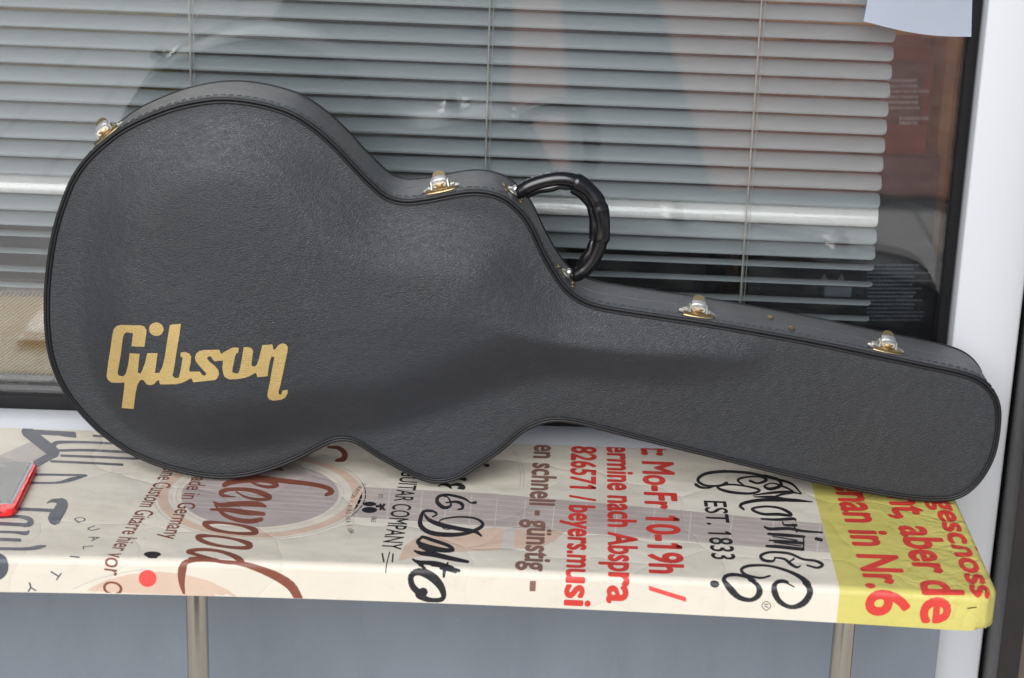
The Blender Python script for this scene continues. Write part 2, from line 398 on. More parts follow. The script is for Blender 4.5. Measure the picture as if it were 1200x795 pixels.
# ------------------------------------------------------------------ venetian blind
BY = 2.665
blind = thing('venetian_blind', 'grey venetian blind with one slat coloured white for the light it catches, hanging inside the shop window', 'blind', (0, BY, 1.2))
BR = (at_y(1048, 60, BY).x + at_y(1028, 250, BY).x) / 2      # right end
BL = -1.45
SW = 0.0254
def slat_mesh(wd, crown=0.0040, name='slat'):
    xs = list(np.linspace(BL, BR - 0.012, 40)) + [BR - 0.009, BR - 0.006, BR - 0.0035, BR - 0.0018, BR - 0.0006, BR]
    bm = bmesh.new(); rows = []
    rc = 0.006
    for x in xs:
        e = BR - x
        hw = wd / 2 if e > rc else wd / 2 - rc + math.sqrt(max(0, rc * rc - (rc - e) ** 2))
        row = []
        for k in range(9):
            s = -hw + 2 * hw * k / 8
            row.append((x, s, crown * (1 - (2 * s / wd) ** 2)))
        rows.append(row)
    th = 0.0004
    top = [[bm.verts.new((x, s, z)) for x, s, z in r] for r in rows]
    bot = [[bm.verts.new((x, s, z - th)) for x, s, z in r] for r in rows]
    for i in range(len(xs) - 1):
        for k in range(8):
            bm.faces.new((top[i][k], top[i + 1][k], top[i + 1][k + 1], top[i][k + 1]))
            bm.faces.new((bot[i][k + 1], bot[i + 1][k + 1], bot[i + 1][k], bot[i][k]))
        for k in (0, 8): bm.faces.new((top[i][k], bot[i][k], bot[i + 1][k], top[i + 1][k]))
    for k in range(8): bm.faces.new((top[-1][k], bot[-1][k], bot[-1][k + 1], top[-1][k + 1]))
    bmesh.ops.recalc_face_normals(bm, faces=bm.faces)
    me = bpy.data.meshes.new(name); bm.to_mesh(me); bm.free()
    me.polygons.foreach_set('use_smooth', [True] * len(me.polygons)); me.materials.append(MAT['slat']); return me
slat_me = slat_mesh(SW)
lit_slat_me = slat_mesh(0.0290, 0.0030, 'slat_catching_light'); lit_slat_me.materials.clear(); lit_slat_me.materials.append(MAT['lit_slat'])
# slat centres, read at x = 950 of the photograph, and their tilts (street edge down)
SL = [(i, 250 - 10.6 - 21.75 * i) for i in range(0, 22)]
tilt_z = 0.0085
bx = base_of(blind)
def put_slat(me, y950, tilt, label=None):
    p = at_y(950, y950, BY)
    o = bpy.data.objects.new('slat', me); link(o, blind)
    o.location = p - bx - Vector((p.x, 0, 0)) + Vector((0, 0, p.x * tilt_z + random.uniform(-.0006, .0006)))
    o.rotation_euler = (math.radians(tilt + random.uniform(-1.5, 1.5)), tilt_z + random.uniform(-.0006, .0006), 0)
    if label: o['label'] = label
for i in range(14):
    put_slat(slat_me, 232 - 21.7 * (i), 43)
put_slat(lit_slat_me, 251, 62, 'slat turned to face the street, coloured white for the light it catches')
for y, t in ((274, 42), (293, 34), (311, -3), (331, -6), (353, -6), (372, -7)):
    put_slat(slat_me, y, t)
for cx, cy in ((224, 50), (571, 100), (880, 150)):
    X = at_y(cx, cy, BY).x
    bm = bmesh.new(); tube(bm, [(X, BY - 0.0155, 2.15), (X + 0.001, BY - 0.0152, 1.2), (X + random.uniform(-.003, .003), BY - 0.0158, 0.47)], 0.0011, 8)
    bm_obj('lift_cord', bm, 'cord', blind)
    bm = bmesh.new()
    zz = [2.1 - 0.0245 * k for k in range(67)]
    for dy in (-0.0142, 0.0142):
        tube(bm, [(X + 0.0055, BY + dy + 0.0006 * math.sin(k * 2.1), z) for k, z in enumerate(zz)], 0.00042, 6)
    bm_obj('ladder_cord', bm, 'cord', blind)

# paper in the corner of the window
bm = bmesh.new(); py_ = 2.570
c = [at_y(1012, 25, py_), at_y(1082, 35, py_), at_y(1137, 42, py_), at_y(1142, -90, py_), at_y(1036, -100, py_)]
NX, NZ = 14, 14; grid = []
for i in range(NX + 1):
    t = i / NX
    lo = c[0].lerp(c[2], t) + Vector((0, 0, -0.004 * math.sin(t * PI))); hi = c[4].lerp(c[3], t)
    grid.append([bm.verts.new(lo.lerp(hi, j / NZ) + Vector((0, -0.012 * math.sin(t * 2.6) * (1 - j / NZ), 0))) for j in range(NZ + 1)])
for i in range(NX):
    for j in range(NZ): bm.faces.new((grid[i][j], grid[i + 1][j], grid[i + 1][j + 1], grid[i][j + 1]))
g2 = bmesh.ops.solidify(bm, geom=bm.faces[:], thickness=0.0004)
tag(bm_obj('paper_sheet', bm, 'paper', loc=c[0]), 'blank white paper sheet hung in the top right corner of the window', 'paper')

# things on show behind the glass
def pbox(px0, py0, px1, py1, y, depth):
    a = at_y(px0, py1, y); b = at_y(px1, py0, y); return [a.x, b.x, y, y + depth, a.z, b.z]
MAT['white_print'] = simple('white_print', (0.70, 0.68, 0.66), 0.6)
def rows_of_print(parent, px0, py0, px1, rows, dy, y, h=0.45, ink='pale_print'):
    bm = bmesh.new()
    for r in range(rows):
        x = px0; yy = py0 + r * dy; end = px1 - random.uniform(0, (px1 - px0) * 0.35)
        while x < end:
            l = random.uniform(0.8, 3.0); a = at_y(x, yy + dy * h, y - 0.0006); b = at_y(min(x + l, end + 2), yy, y - 0.0006)
            box_bm(a.x, b.x, y - 0.0006, y - 0.0002, a.z, b.z, bm=bm); x += l + random.uniform(0.35, 0.9)
    return tag(bm_obj('printed_lines', bm, ink, parent, smooth=False), kind='stuff')
# wooden shelf
sh = thing('wooden_shelf', 'amber wooden shelf unit seen through the window beside the blind', 'shelf', (0.62, 3.3, 0.42))
b = pbox(1010, -40, 1150, 20, 3.34, 0.02); bm_obj('back_board', box_bm(0.36, 0.95, 3.42, 3.44, 0.42, 1.7, 0.002), 'amber_wood', sh)
ux = at_y(1104, 150, 3.10).x
for x0, x1 in ((0.36, 0.39), (ux, ux + 0.024), (0.92, 0.95)):
    bm_obj('upright', box_bm(x0, x1, 3.125, 3.418, 0.42, 1.7, 0.003), 'amber_wood', sh)
b = pbox(1045, 32, 1090, 44, 3.17, 0.2)
bm_obj('shelf_board', box_bm(0.392, ux - 0.002, 3.17, 3.418, b[4], b[4] + 0.02, 0.002), 'amber_wood', sh)
# red-brown carton
b = pbox(1020, 62, 1096, 180, 3.0, 0.12)
ct = thing('carton', 'red brown carton with white small print standing beside the blind ends', 'carton', (b[0], 3.0, b[4]))
bm_obj('box', box_bm(*b, 0.003), 'carton_red', ct)
rows_of_print(ct, 1040, 93, 1089, 6, 6.4, 2.998, 0.5, 'white_print')
rows_of_print(ct, 1054, 137, 1087, 2, 5.5, 2.998, 0.7, 'white_print')
bm_obj('label_panel', box_bm(b[0] + .02, b[1] - 0.012, 2.9988, 2.9998, b[4] + 0.045, b[5] - 0.012), 'dark_brown', ct)
bb = pbox(1000, 180, 1104, 262, 2.99, 0.3)
am = thing('amplifier', 'dark amplifier box beneath the red brown carton', 'amplifier', (bb[0], 2.99, bb[4]))
bm_obj('cabinet', box_bm(bb[0], bb[1], 2.99, 3.12, 0.42, b[4] - 0.001, 0.004), 'amp_black', am)
# black amp with warning marks low at the right
b = pbox(868, 310, 1108, 440, 2.80, 0.12)
a2 = thing('amplifier', 'black amplifier with warning triangles and rows of small white print behind the lower slats', 'amplifier', (b[0], 2.80, 0.42))
bm_obj('cabinet', box_bm(b[0], b[1], 2.80, 2.93, 0.421, b[5], 0.006), 'amp_black', a2)
rows_of_print(a2, 1016, 290 + 20, 1092, 15, 4.6, 2.80, 0.35)
bm = bmesh.new()
for cx in (966, 986):
    a = at_y(cx, 327, 2.7994)
    s = 0.0075
    vs = [bm.verts.new(a + Vector(q)) for q in ((-s, 0, -s * .8), (s, 0, -s * .8), (0, 0, s))]
    vs2 = [bm.verts.new(a + Vector(q) + Vector((0, 0.0004, 0))) for q in ((-s, 0, -s * .8), (s, 0, -s * .8), (0, 0, s))]
    bm.faces.new(vs)
    for k in range(3): bm.faces.new((vs[k], vs2[k], vs2[(k + 1) % 3], vs[(k + 1) % 3]))
q = pbox(966, 337, 998, 347, 2.80, 0); box_bm(q[0], q[1], 2.7992, 2.7997, q[4], q[5], bm=bm)
q = pbox(925, 301, 953, 306, 2.80, 0)
bm_obj('warning_marks', bm, 'pale_print', a2, smooth=False)
# black case lying behind the lower slats in the middle
b = pbox(660, 305, 890, 440, 2.85, 0.2)
c3 = thing('amplifier', 'wide black vinyl amplifier behind the lower slats next to the case handle', 'amplifier', (b[0], 2.85, 0.42))
bm_obj('cabinet', box_bm(b[0], b[1] - 0.05, 2.85, 3.05, 0.421, b[5], 0.01, 3), 'amp_black', c3)
bm_obj('corner_guard', box_bm(b[1] - 0.075, b[1] - 0.046, 2.846, 2.90, 0.421, b[5] + 0.003, 0.006), 'gasket', c3)
# tweed amp at the left
b = pbox(-90, 352, 160, 468, 2.72, 0.2)
tw = MATtw = M('striped_grille_cloth')
v = tw.coord((1, 1, 1), (0, math.radians(38), 0)); wv = tw.n('ShaderNodeTexWave', wave_type='BANDS', bands_direction='Z')
tw.l(v, wv.inputs['Vector']); wv.inputs['Scale'].default_value = 85; wv.inputs['Distortion'].default_value = 0.6; wv.inputs['Detail'].default_value = 2
cc = tw.ramp(wv.outputs[0], [(0.2, (0.085, 0.045, 0.001)), (0.55, (0.48, 0.29, 0.018))])
bb2 = tw.bsdf(Base_Color=cc, Roughness=0.6); tw.l(tw.bump(wv.outputs[0], 0.4, 0.001), bb2.inputs['Normal']); MAT['tweed'] = tw.m
ta = thing('amplifier', 'amplifier with golden striped grille cloth behind the left end of the case', 'amplifier', (b[0], 2.72, 0.42))
bm_obj('grille_cloth', box_bm(b[0], b[1], 2.72, 2.74, 0.436, b[5], 0.003), 'tweed', ta)
bm_obj('cabinet', box_bm(b[0] - 0.02, b[1] + 0.02, 2.7405, 2.95, 0.421, b[5] + 0.020, 0.006), 'dark_brown', ta)
bm_obj('bottom_trim', box_bm(b[0] - 0.02, b[1] + 0.02, 2.715, 2.74, 0.421, 0.4355, 0.003), 'gasket', ta)
# ochre boards behind the left slats
b = pbox(-60, -80, 205, 100, 3.0, 0.03)
tag(bm_obj('display_board', box_bm(b[0], b[1], 3.0, 3.03, b[4], b[5] + 0.3, 0.003), 'shelf_gold', loc=(b[0], 3.0, b[4])),
    'ochre board glimpsed between the slats at the upper left', 'board')

# ================================================================== THE BENCH
RE, TH = 0.0085, 0.0425           # edge radius and board thickness
fe = [(0, 653), (200, 658), (400, 663.5), (600, 670), (800, 678.5), (983, 690), (1100, 697)]
fw = [at_z(x, y, ZT) for x, y in fe]
co = np.polyfit([p.x for p in fw], [p.y for p in fw], 2)
def yf(x): return float(np.polyval(co, min(max(x, -1.0), 0.5)))
XE = at_z(1147, 640, ZT).x
YB = 2.496
XC = XE - RE; RC = 0.022
def wrap(X, Y, lift=0.0):
    """unfolded banner coordinates -> the board, over its front and right edges"""
    yc = yf(X) + RE
    if X < XC - RC: s, n, c = yc - Y, (0, -1), (X, yc)
    elif Y > yc + RC: s, n, c = X - XC, (1, 0), (XC, Y)
    else:
        cx, cy = XC - RC, yc + RC; dx, dy = X - cx, Y - cy; d = math.hypot(dx, dy) or 1e-9
        if dx < 0 and dy < 0 and False: pass
        n = (dx / d, dy / d); s = d - RC
        if dy > 0: s, n = X - XC, (1, 0)
        c = (cx + n[0] * RC, cy + n[1] * RC) if dy <= 0 else (XC, Y)
    if s <= 0: return Vector((X, Y, ZT + lift))
    arc = PI * RE / 2
    if s < arc:
        a = s / RE; r = RE + lift
        return Vector((c[0] + n[0] * r * math.sin(a), c[1] + n[1] * r * math.sin(a), ZT - RE + r * math.cos(a)))
    dn = min(s - arc, TH - RE)
    k = max(0.0, s - arc - (TH - RE))           # turned under the board
    u = RE + lift - min(k, 0.02)
    return Vector((c[0] + n[0] * u, c[1] + n[1] * u, ZT - RE - dn))
def unwrap(px, py):
    p = at_z(px, py, ZT); yc = yf(p.x) + RE
    if p.y >= yc: return (p.x, p.y)
    for _ in range(3):                            # front face
        y0 = yf(p.x); p = at_y(px, py, y0)
    if p.z > ZT - RE:
        t = (ZT - p.z) / RE; return (p.x, yf(p.x) + RE - PI * RE / 2 * max(0.0, min(1, 0.45 + 0.55 * t)))
    return (p.x, yf(p.x) + RE - PI * RE / 2 - (ZT - RE - p.z))

def vinyl(name, col=None, rough=0.42, cover=False):
    m = M(name); v = m.coord()
    blot = m.noise(v, 5, 6, 0.6); fine = m.noise(v, 45, 5, 0.7)
    if cover:
        sx = m.n('ShaderNodeSeparateXYZ'); m.l(v, sx.inputs[0])
        (xa, ya), (xb, yb) = unwrap(950, 564), unwrap(984, 688)
        k = (xb - xa) / (yb - ya); c0 = xa - k * ya
        e = m.math('SUBTRACT', sx.outputs[0], m.math('ADD', m.math('MULTIPLY', sx.outputs[1], k), c0))
        fac = m.math('MULTIPLY', e, 2500, True)
        white = m.ramp(blot, [(0.3, (0.60, 0.545, 0.45)), (0.7, (0.67, 0.615, 0.525))])
        yel = m.ramp(blot, [(0.3, (0.50, 0.44, 0.11)), (0.7, (0.56, 0.50, 0.145))])
        c = m.mix(fac, white, yel)
    else:
        c = m.ramp(blot, [(0.3, tuple(x * 0.9 for x in col[:3])), (0.7, tuple(min(1, x * 1.1) for x in col[:3]))])
    dirt = m.ramp(fine, [(0.56, (0, 0, 0)), (0.85, (1, 1, 1))])
    c = m.mix(m.math('MULTIPLY', dirt, 0.22), c, (0.22, 0.20, 0.17, 1))
    speck = m.ramp(m.noise(v, 210, 2, 0.5), [(0.74, (0, 0, 0)), (0.77, (1, 1, 1))])
    c = m.mix(m.math('MULTIPLY', speck, 0.3), c, (0.16, 0.14, 0.12, 1))
    r = m.math('ADD', rough - 0.06, m.math('MULTIPLY', fine, 0.16))
    b = m.bsdf(Base_Color=c, Roughness=r, Specular_IOR_Level=0.35)
    # folds: broad waves, a few creases, and crumple towards the right-hand corner
    cr = m.n('ShaderNodeTexVoronoi', feature='DISTANCE_TO_EDGE'); cr.inputs['Scale'].default_value = 7
    wv = m.n('ShaderNodeMix', data_type='VECTOR'); nz = m.n('ShaderNodeTexNoise'); nz.inputs['Scale'].default_value = 6
    m.l(v, nz.inputs['Vector']); wv.inputs[0].default_value = 0.12; m.l(v, wv.inputs[4]); m.l(nz.outputs['Color'], wv.inputs[5]); m.l(wv.outputs[1], cr.inputs['Vector'])
    crease = m.math('POWER', m.math('MULTIPLY', cr.outputs['Distance'], 5, True), 0.4)
    h1 = m.bump(m.noise(v, 9, 3), 0.75, 0.008)
    h2 = m.bump(crease, 0.55, 0.0022, h1)
    sx2 = m.n('ShaderNodeSeparateXYZ'); m.l(v, sx2.inputs[0])
    zone = m.ramp(m.math('MULTIPLY', m.math('SUBTRACT', sx2.outputs[0], XE - 0.16), 6.5, True), [(0, (0, 0, 0)), (1, (1, 1, 1))])
    cor = m.math('MULTIPLY', m.noise(m.coord((1, 1, 0.5), (0.2, 0.6, 0.5)), 38, 4, 0.6, 0.8), zone)
    h3 = m.bump(cor, 0.8, 0.007, h2)
    m.l(m.bump(fine, 0.12, 0.001, h3), b.inputs['Normal'])
    return m.m
MAT['banner'] = vinyl('banner_vinyl', cover=True)
for nm, col in (('ink_black', (0.020, 0.019, 0.022)), ('ink_slate', (0.085, 0.09, 0.105)), ('ink_brown', (0.20, 0.065, 0.042)), ('ink_red', (0.56, 0.045, 0.035)),
                ('ink_umber', (0.21, 0.11, 0.085)), ('ink_mauve', (0.42, 0.355, 0.32)), ('ink_lilac', (0.40, 0.335, 0.315)), ('ink_peach', (0.58, 0.43, 0.33)),
                ('ink_pale', (0.53, 0.48, 0.43)), ('ink_taupe', (0.45, 0.405, 0.37)), ('ink_bright_red', (0.85, 0.08, 0.07)), ('ink_hair', (0.42, 0.38, 0.35))):
    MAT[nm] = vinyl(nm, col)

bench = thing('bench', 'low bench wrapped in a printed white and yellow vinyl banner on steel legs', 'bench', (0, 2.3, 0))
XL = -1.25
# board
bm = bmesh.new(); xs = list(np.linspace(XL, XC - RC, 26)) + [XC - RC / 2, XC - 0.004]
tp = [bm.verts.new((x, yf(x) + RE + (0.008 if x > XC - RC else 0), ZT - 0.004)) for x in xs]; tb = [bm.verts.new((x, YB - 0.002, ZT - 0.004)) for x in xs]
lp = [bm.verts.new((x, yf(x) + RE + (0.008 if x > XC - RC else 0), ZT - TH + 0.003)) for x in xs]; lb = [bm.verts.new((x, YB - 0.002, ZT - TH + 0.003)) for x in xs]
for i in range(len(xs) - 1):
    bm.faces.new((tp[i], tp[i + 1], tb[i + 1], tb[i])); bm.faces.new((lb[i], lb[i + 1], lp[i + 1], lp[i]))
    bm.faces.new((lp[i], lp[i + 1], tp[i + 1], tp[i])); bm.faces.new((tb[i], tb[i + 1], lb[i + 1], lb[i]))
bm.faces.new((tp[0], tb[0], lb[0], lp[0])); bm.faces.new((lp[-1], lb[-1], tb[-1], tp[-1]))
bm_obj('seat_board', bm, 'dark_brown', bench, smooth=False)
# banner cover
SM = PI * RE / 2 + (TH - RE) + 0.02
xs = list(np.linspace(XL, XC - RC, 90)) + list(np.linspace(XC - RC + 0.002, XC + SM, 50))
bm = bmesh.new(); rows = []
qs = [-SM, -SM + 0.01, -SM + 0.02] + list(np.linspace(-SM + 0.028, -0.010, 5)) + [-PI * RE / 2 * k / 6 for k in range(6, -1, -1)] + list(np.linspace(0.003, RC, 7))
for x in xs:
    yc = yf(x) + RE; col = [yc + q for q in qs] + list(np.linspace(yc + RC + 0.01, YB, 12))
    rows.append([bm.verts.new(wrap(x, y)) for y in col])
for i in range(len(xs) - 1):
    for j in range(len(rows[0]) - 1):
        bm.faces.new((rows[i][j], rows[i + 1][j], rows[i + 1][j + 1], rows[i][j + 1]))
bmesh.ops.remove_doubles(bm, verts=bm.verts, dist=1e-5)
cover = bm_obj('banner_cover', bm, 'banner', bench, sharp=80)
LIFT = [0.00022]
def print_on_cover(name, v, f, mat, label=None, lift=None, copies=1):
    """v in unfolded banner coordinates"""
    if lift is None: lift = LIFT[0]
    bm = tri_bm(v, f, copies)
    g = bm.verts[:] + bm.edges[:] + bm.faces[:]
    bmesh.ops.bisect_plane(bm, geom=g, dist=1e-7, plane_co=(0, YB - 0.001, 0), plane_no=(0, 1, 0), clear_outer=True)
    if not bm.verts: bm.free(); return None
    ymin = min(p.co.y for p in bm.verts); xmx = max(p.co.x for p in bm.verts)
    xm = sum(p.co.x for p in bm.verts) / len(bm.verts)
    yc = yf(xm) + RE
    if ymin < yc + 0.004:
        lim = yc - PI * RE / 2 - (TH - RE) + 0.001
        bmesh.ops.bisect_plane(bm, geom=bm.verts[:] + bm.edges[:] + bm.faces[:], dist=1e-7, plane_co=(0, lim, 0), plane_no=(0, -1, 0), clear_outer=True)
        bisect_all(bm, 1, [yc + 0.002 - 0.0016 * k for k in range(11)])
        w = max(p.co.x for p in bm.verts) - min(p.co.x for p in bm.verts)
        if w > 0.05: bisect_all(bm, 0, list(np.arange(min(p.co.x for p in bm.verts), max(p.co.x for p in bm.verts), 0.015)))
    elif xmx > XC - RC: bisect_all(bm, 0, [XC - 0.004 + 0.002 * k for k in range(11)])
    if xmx > 0.25:
        pass
    for p in bm.verts: p.co = wrap(p.co.x, p.co.y, lift + p.co.z)
    bmesh.ops.recalc_face_normals(bm, faces=bm.faces)
    o = bm_obj(name, bm, mat, cover, sharp=80)
    if label: o['label'] = label
    return o
def px_print(name, polys, mat, label=None, lift=None):
    v, f = union_tris([[unwrap(*p) for p in q] for q in polys])
    return print_on_cover(name, v, f, mat, label, lift)
WK = [1.0]
def strokes(name, list_of, mat, org=(0, 0), k=1.0, n=6, label=None, lift=None):
    """list_of: (points, width[, closed]) in a zoomed picture's pixels"""
    polys = []
    for it in list_of:
        pts = [(org[0] + p[0] / k, org[1] + p[1] / k) + ((p[2] * WK[0] / k,) if len(p) > 2 else ()) for p in it[0]]
        polys += stroke_polys(pts, it[1] * WK[0] / k, n, len(it) > 2 and it[2])
    return px_print(name, polys, mat, label, lift)
def column(text, A, B, H0, H1, mat, bold=0.02, label=None, cap=0.70, shear=0.0):
    """text running towards the viewer: A, B = baseline start and end; H0-H1 = baseline and cap edge at one height"""
    a, b = np.array(unwrap(*A)), np.array(unwrap(*B)); h = abs(unwrap(*H1)[0] - unwrap(*H0)[0])
    v, f = text_tris(text, bold)
    x0 = min(p[0] for p in v); x1 = max(p[0] for p in v)
    adv = (b - a) / (x1 - x0); L = np.hypot(*(b - a)); d = (b - a) / L; up = np.array([-d[1], d[0]])
    up = up * (h / cap)
    vv = [tuple(a + adv * (p[0] - x0) + (up + adv * shear) * p[1]) for p in v]
    return print_on_cover('printed_lettering', vv, f, mat, label, copies=8 if bold > 0.003 else 1)
def char(c, px, py, size, updir, mat, bold=0.0, xs=1.0):
    """one letter centred at a pixel, size in metres, updir in banner space"""
    p = np.array(unwrap(px, py)); v, f = text_tris(c, bold)
    cx = (min(q[0] for q in v) + max(q[0] for q in v)) / 2; cy = (min(q[1] for q in v) + max(q[1] for q in v)) / 2
    u = np.array(updir) / np.hypot(*updir); r = np.array([u[1], -u[0]])
    return [tuple(p + size * (r * (q[0] - cx) * xs + u * (q[1] - cy))) for q in v], f
def chars(items, mat, label=None):
    if len(items) <= 8:
        for v, f in items: print_on_cover('printed_lettering', v, f, mat, label)
        return
    V, F = [], []
    for v, f in items:
        k = len(V); V += v; F += [tuple(i + k for i in t) for t in f]
    return print_on_cover('printed_lettering', V, F, mat, label)

# --- faint guitar artwork (lowest layer of the print)
LO = 0.00010
def circ(px, py, r, n=72, x0=None):
    c = unwrap(px, py); return [(c[0] + r * math.cos(2 * PI * k / n), c[1] + r * math.sin(2 * PI * k / n)) for k in range(n)]
def ring(px, py, r0, r1, mat, lift, n=90, name='printed_artwork'):
    a, b = circ(px, py, r0, n), circ(px, py, r1, n); V = a + b; F = []
    for k in range(n): F += [(k, (k + 1) % n, n + (k + 1) % n), (k, n + (k + 1) % n, n + k)]
    return print_on_cover(name, V, F, mat, None, lift)
def disc(px, py, r, mat, lift, n=90):
    V = circ(px, py, r, n); return print_on_cover('printed_artwork', V, [tuple(range(n))], mat, None, lift)
HC = (305, 579)
disc(*HC, 0.093, 'ink_lilac', LO)
ring(*HC, 0.1085, 0.121, 'ink_peach', LO)
ring(*HC, 0.1245, 0.1257, 'ink_taupe', LO); ring(*HC, 0.0985, 0.0995, 'ink_peach', LO)
strokes('printed_artwork', [([(120, y0), (950, y1)], 2.2) for y0, y1 in ((195, 245), (215, 268), (238, 290), (262, 312), (286, 334), (305, 350))], 'ink_pale', (180, 520), 4.183, lift=0.00015)
px_print('printed_artwork', [[(427, 571), (580, 579), (800, 598.5), (963, 614), (973, 648), (800, 634), (580, 617), (411, 606)]], 'ink_mauve', lift=LO)
fr = [(455, 1.3), (493, 1.3), (522, 1.2), (551, 1.2), (581, 1.2), (614, 1.3), (648, 1.3), (685, 1.3), (722, 1.4), (765, 1.4), (808, 1.5), (856, 1.5), (905, 1.6), (959, 1.6)]
tb_ = lambda x: 571 + (x - 427) * 43 / 536; bb_ = lambda x: 606 + (x - 411) * 42 / 562
strokes('printed_artwork', [([(x + 2, tb_(x)), (x - 1.5, bb_(x))], w_) for x, w_ in fr] +
        [([(425 - 2.2 * j, tb_(425) + (j + .5) * 5.8), (966, tb_(966) + (j + .5) * 5.7)], 0.55) for j in range(6)], 'ink_pale', lift=0.00015)
px_print('printed_artwork', [[(466, 658), (474, 640), (490, 629), (575, 619), (662, 623), (650, 634), (633, 642), (560, 646), (510, 648)]], 'ink_peach', lift=LO)
px_print('printed_artwork', [[(590, 619), (604, 620), (602, 645), (588, 646)]], 'ink_pale', lift=0.00013)
px_print('printed_artwork', [[(92, 700), (108, 688), (128, 679), (152, 673), (185, 670), (215, 673), (245, 681), (268, 692), (280, 701)]], 'ink_peach', lift=LO)
strokes('printed_artwork', [([(76, 695), (110, 680), (140, 672), (170, 667)], 0.6), ([(604, 530), (612, 545), (614, 560), (613, 572)], 0.6), ([(600, 528), (608, 545), (610, 560), (609, 572)], 0.6)], 'ink_hair', lift=LO)
px_print('printed_artwork', [[(-20, 542), (38, 517), (64, 532), (41, 541), (0, 545)]], 'ink_taupe', lift=LO)
strokes('printed_artwork', [([(160, 160), (250, 130), (400, 140), (470, 170)], 5), ([(700, 110), (800, 110), (900, 150), (960, 190)], 26)], 'ink_taupe', (180, 520), 5.2, lift=0.00013)

# --- lettering
column('en schnell - günstig', (627, 521), (614.5, 668), (617, 655), (648, 655), 'ink_umber', 0.032, 'brown lettering reading en schnell - günstig')
px_print('printed_lettering', [[(621, 681), (628, 681), (627.5, 693), (620.5, 693)]], 'ink_umber')
column('3826571 / beyers.musi', (671, 515), (661.5, 710), (668, 560), (697, 560), 'ink_red', 0.034, 'red lettering reading 3826571 / beyers.musi')
column('ermine nach Abspra', (712, 522), (711.5, 707), (712, 655), (746, 655), 'ink_red', 0.034, 'red lettering reading ermine nach Abspra')
column('t: Mo-Fr 10-19h', (752, 522), (762, 672), (757, 585), (794, 585), 'ink_red', 0.034, 'red lettering reading t: Mo-Fr 10-19h')
px_print('printed_lettering', [[(760, 686.5), (761, 692), (804, 705.5), (804, 700)]], 'ink_bright_red')
column('eine Custom Gitarre hier vor O', (193, 548), (120.5, 696), (157.5, 606), (179.5, 606), 'ink_brown', 0.004, 'brown lettering reading eine Custom Gitarre hier vor O')
column('Made in Germany', (229, 552), (189, 631.5), (204, 596), (225, 596), 'ink_brown', 0.006, 'brown lettering reading Made in Germany')
column('GUITAR COMPANY', (471, 552), (447, 643.5), (447, 641), (470.5, 641), 'ink_black', 0.006, 'black capitals reading GUITAR COMPANY')
column('EST. 1833', (825, 587), (834.5, 655.5), (834.5, 652), (862, 652), 'ink_black', 0.014, 'black lettering reading EST. 1833')
column('enan in Nr.6', (976.5, 564), (1015, 722), (1004, 660), (1051, 660), 'ink_red', 0.036, 'red lettering reading enan in Nr.6 on yellow')
column('nt, aber de', (1040, 580), (1079, 731), (1057, 635), (1102, 635), 'ink_red', 0.036, 'red lettering reading nt, aber de on yellow')
column('geschoss', (1091, 584), (1141, 700), (1127, 645), (1157, 645), 'ink_red', 0.036, 'red lettering reading geschoss on yellow')
# serifs of EST. 1833
px_print('printed_dot', [ellipse(178.5, 650, 10, 3.4)], 'ink_black', 'black dot')
px_print('printed_dot', [ellipse(173, 678, 10.5, 10)], 'ink_bright_red', 'red dot')
px_print('printed_emblem', [ellipse(-4, 664, 14, 16)], 'ink_slate')
# Lakewood
WK[0] = 1.35
Z1 = ((180, 520), 4.183)
strokes('printed_lettering', [
    ([(855, 18, 8), (905, 22, 14), (936, 48, 20), (930, 76, 20), (895, 84, 10)], 14),
    ([(575, 128, 10), (610, 122, 16), (634, 132, 6)], 12),
    ([(365, 186, 10), (345, 205, 16), (385, 190, 18), (470, 178, 22), (560, 182, 20), (606, 205, 14), (560, 214, 12), (500, 200, 9), (450, 172, 7)], 14),
    ([(440, 158, 6), (520, 165, 14), (640, 184, 18), (760, 198, 16), (840, 214, 16), (874, 236, 18), (845, 252, 12)], 14),
    ([(400, 262, 4), (345, 256, 12), (330, 240, 18), (370, 226, 14), (470, 228, 16), (550, 252, 20), (570, 268, 14), (520, 276, 12), (450, 262, 8), (405, 238, 5)], 14),
    ([(296, 288, 8), (330, 302, 16), (420, 296, 20), (510, 298, 20), (548, 308, 10)], 14), ([(280, 324, 8), (360, 326, 16), (450, 338, 20), (540, 346, 14)], 14),
    ([(300, 300, 6), (340, 345, 14), (400, 372, 16), (470, 382, 18), (528, 372, 16)], 14),
    ([(250, 392, 18), (320, 388, 9), (430, 402, 10), (500, 428, 20), (480, 442, 14), (380, 438, 10), (290, 420, 14)], 12, True),
    ([(216, 458, 18), (290, 454, 9), (400, 470, 10), (472, 496, 20), (450, 512, 14), (350, 506, 10), (258, 486, 14)], 12, True),
    ([(168, 530, 14), (240, 520, 12), (330, 530, 12), (410, 560, 18), (430, 580, 14), (360, 584, 10), (270, 564, 14), (210, 545, 12)], 12, True),
    ([(152, 748, 6), (138, 680, 22), (140, 620, 30), (160, 578, 22), (230, 566, 16), (340, 576, 14), (450, 592, 20), (580, 640, 30), (670, 695, 34), (712, 760, 30)], 20),
    ], 'ink_brown', *Z1, label='brown script reading Lakewood')
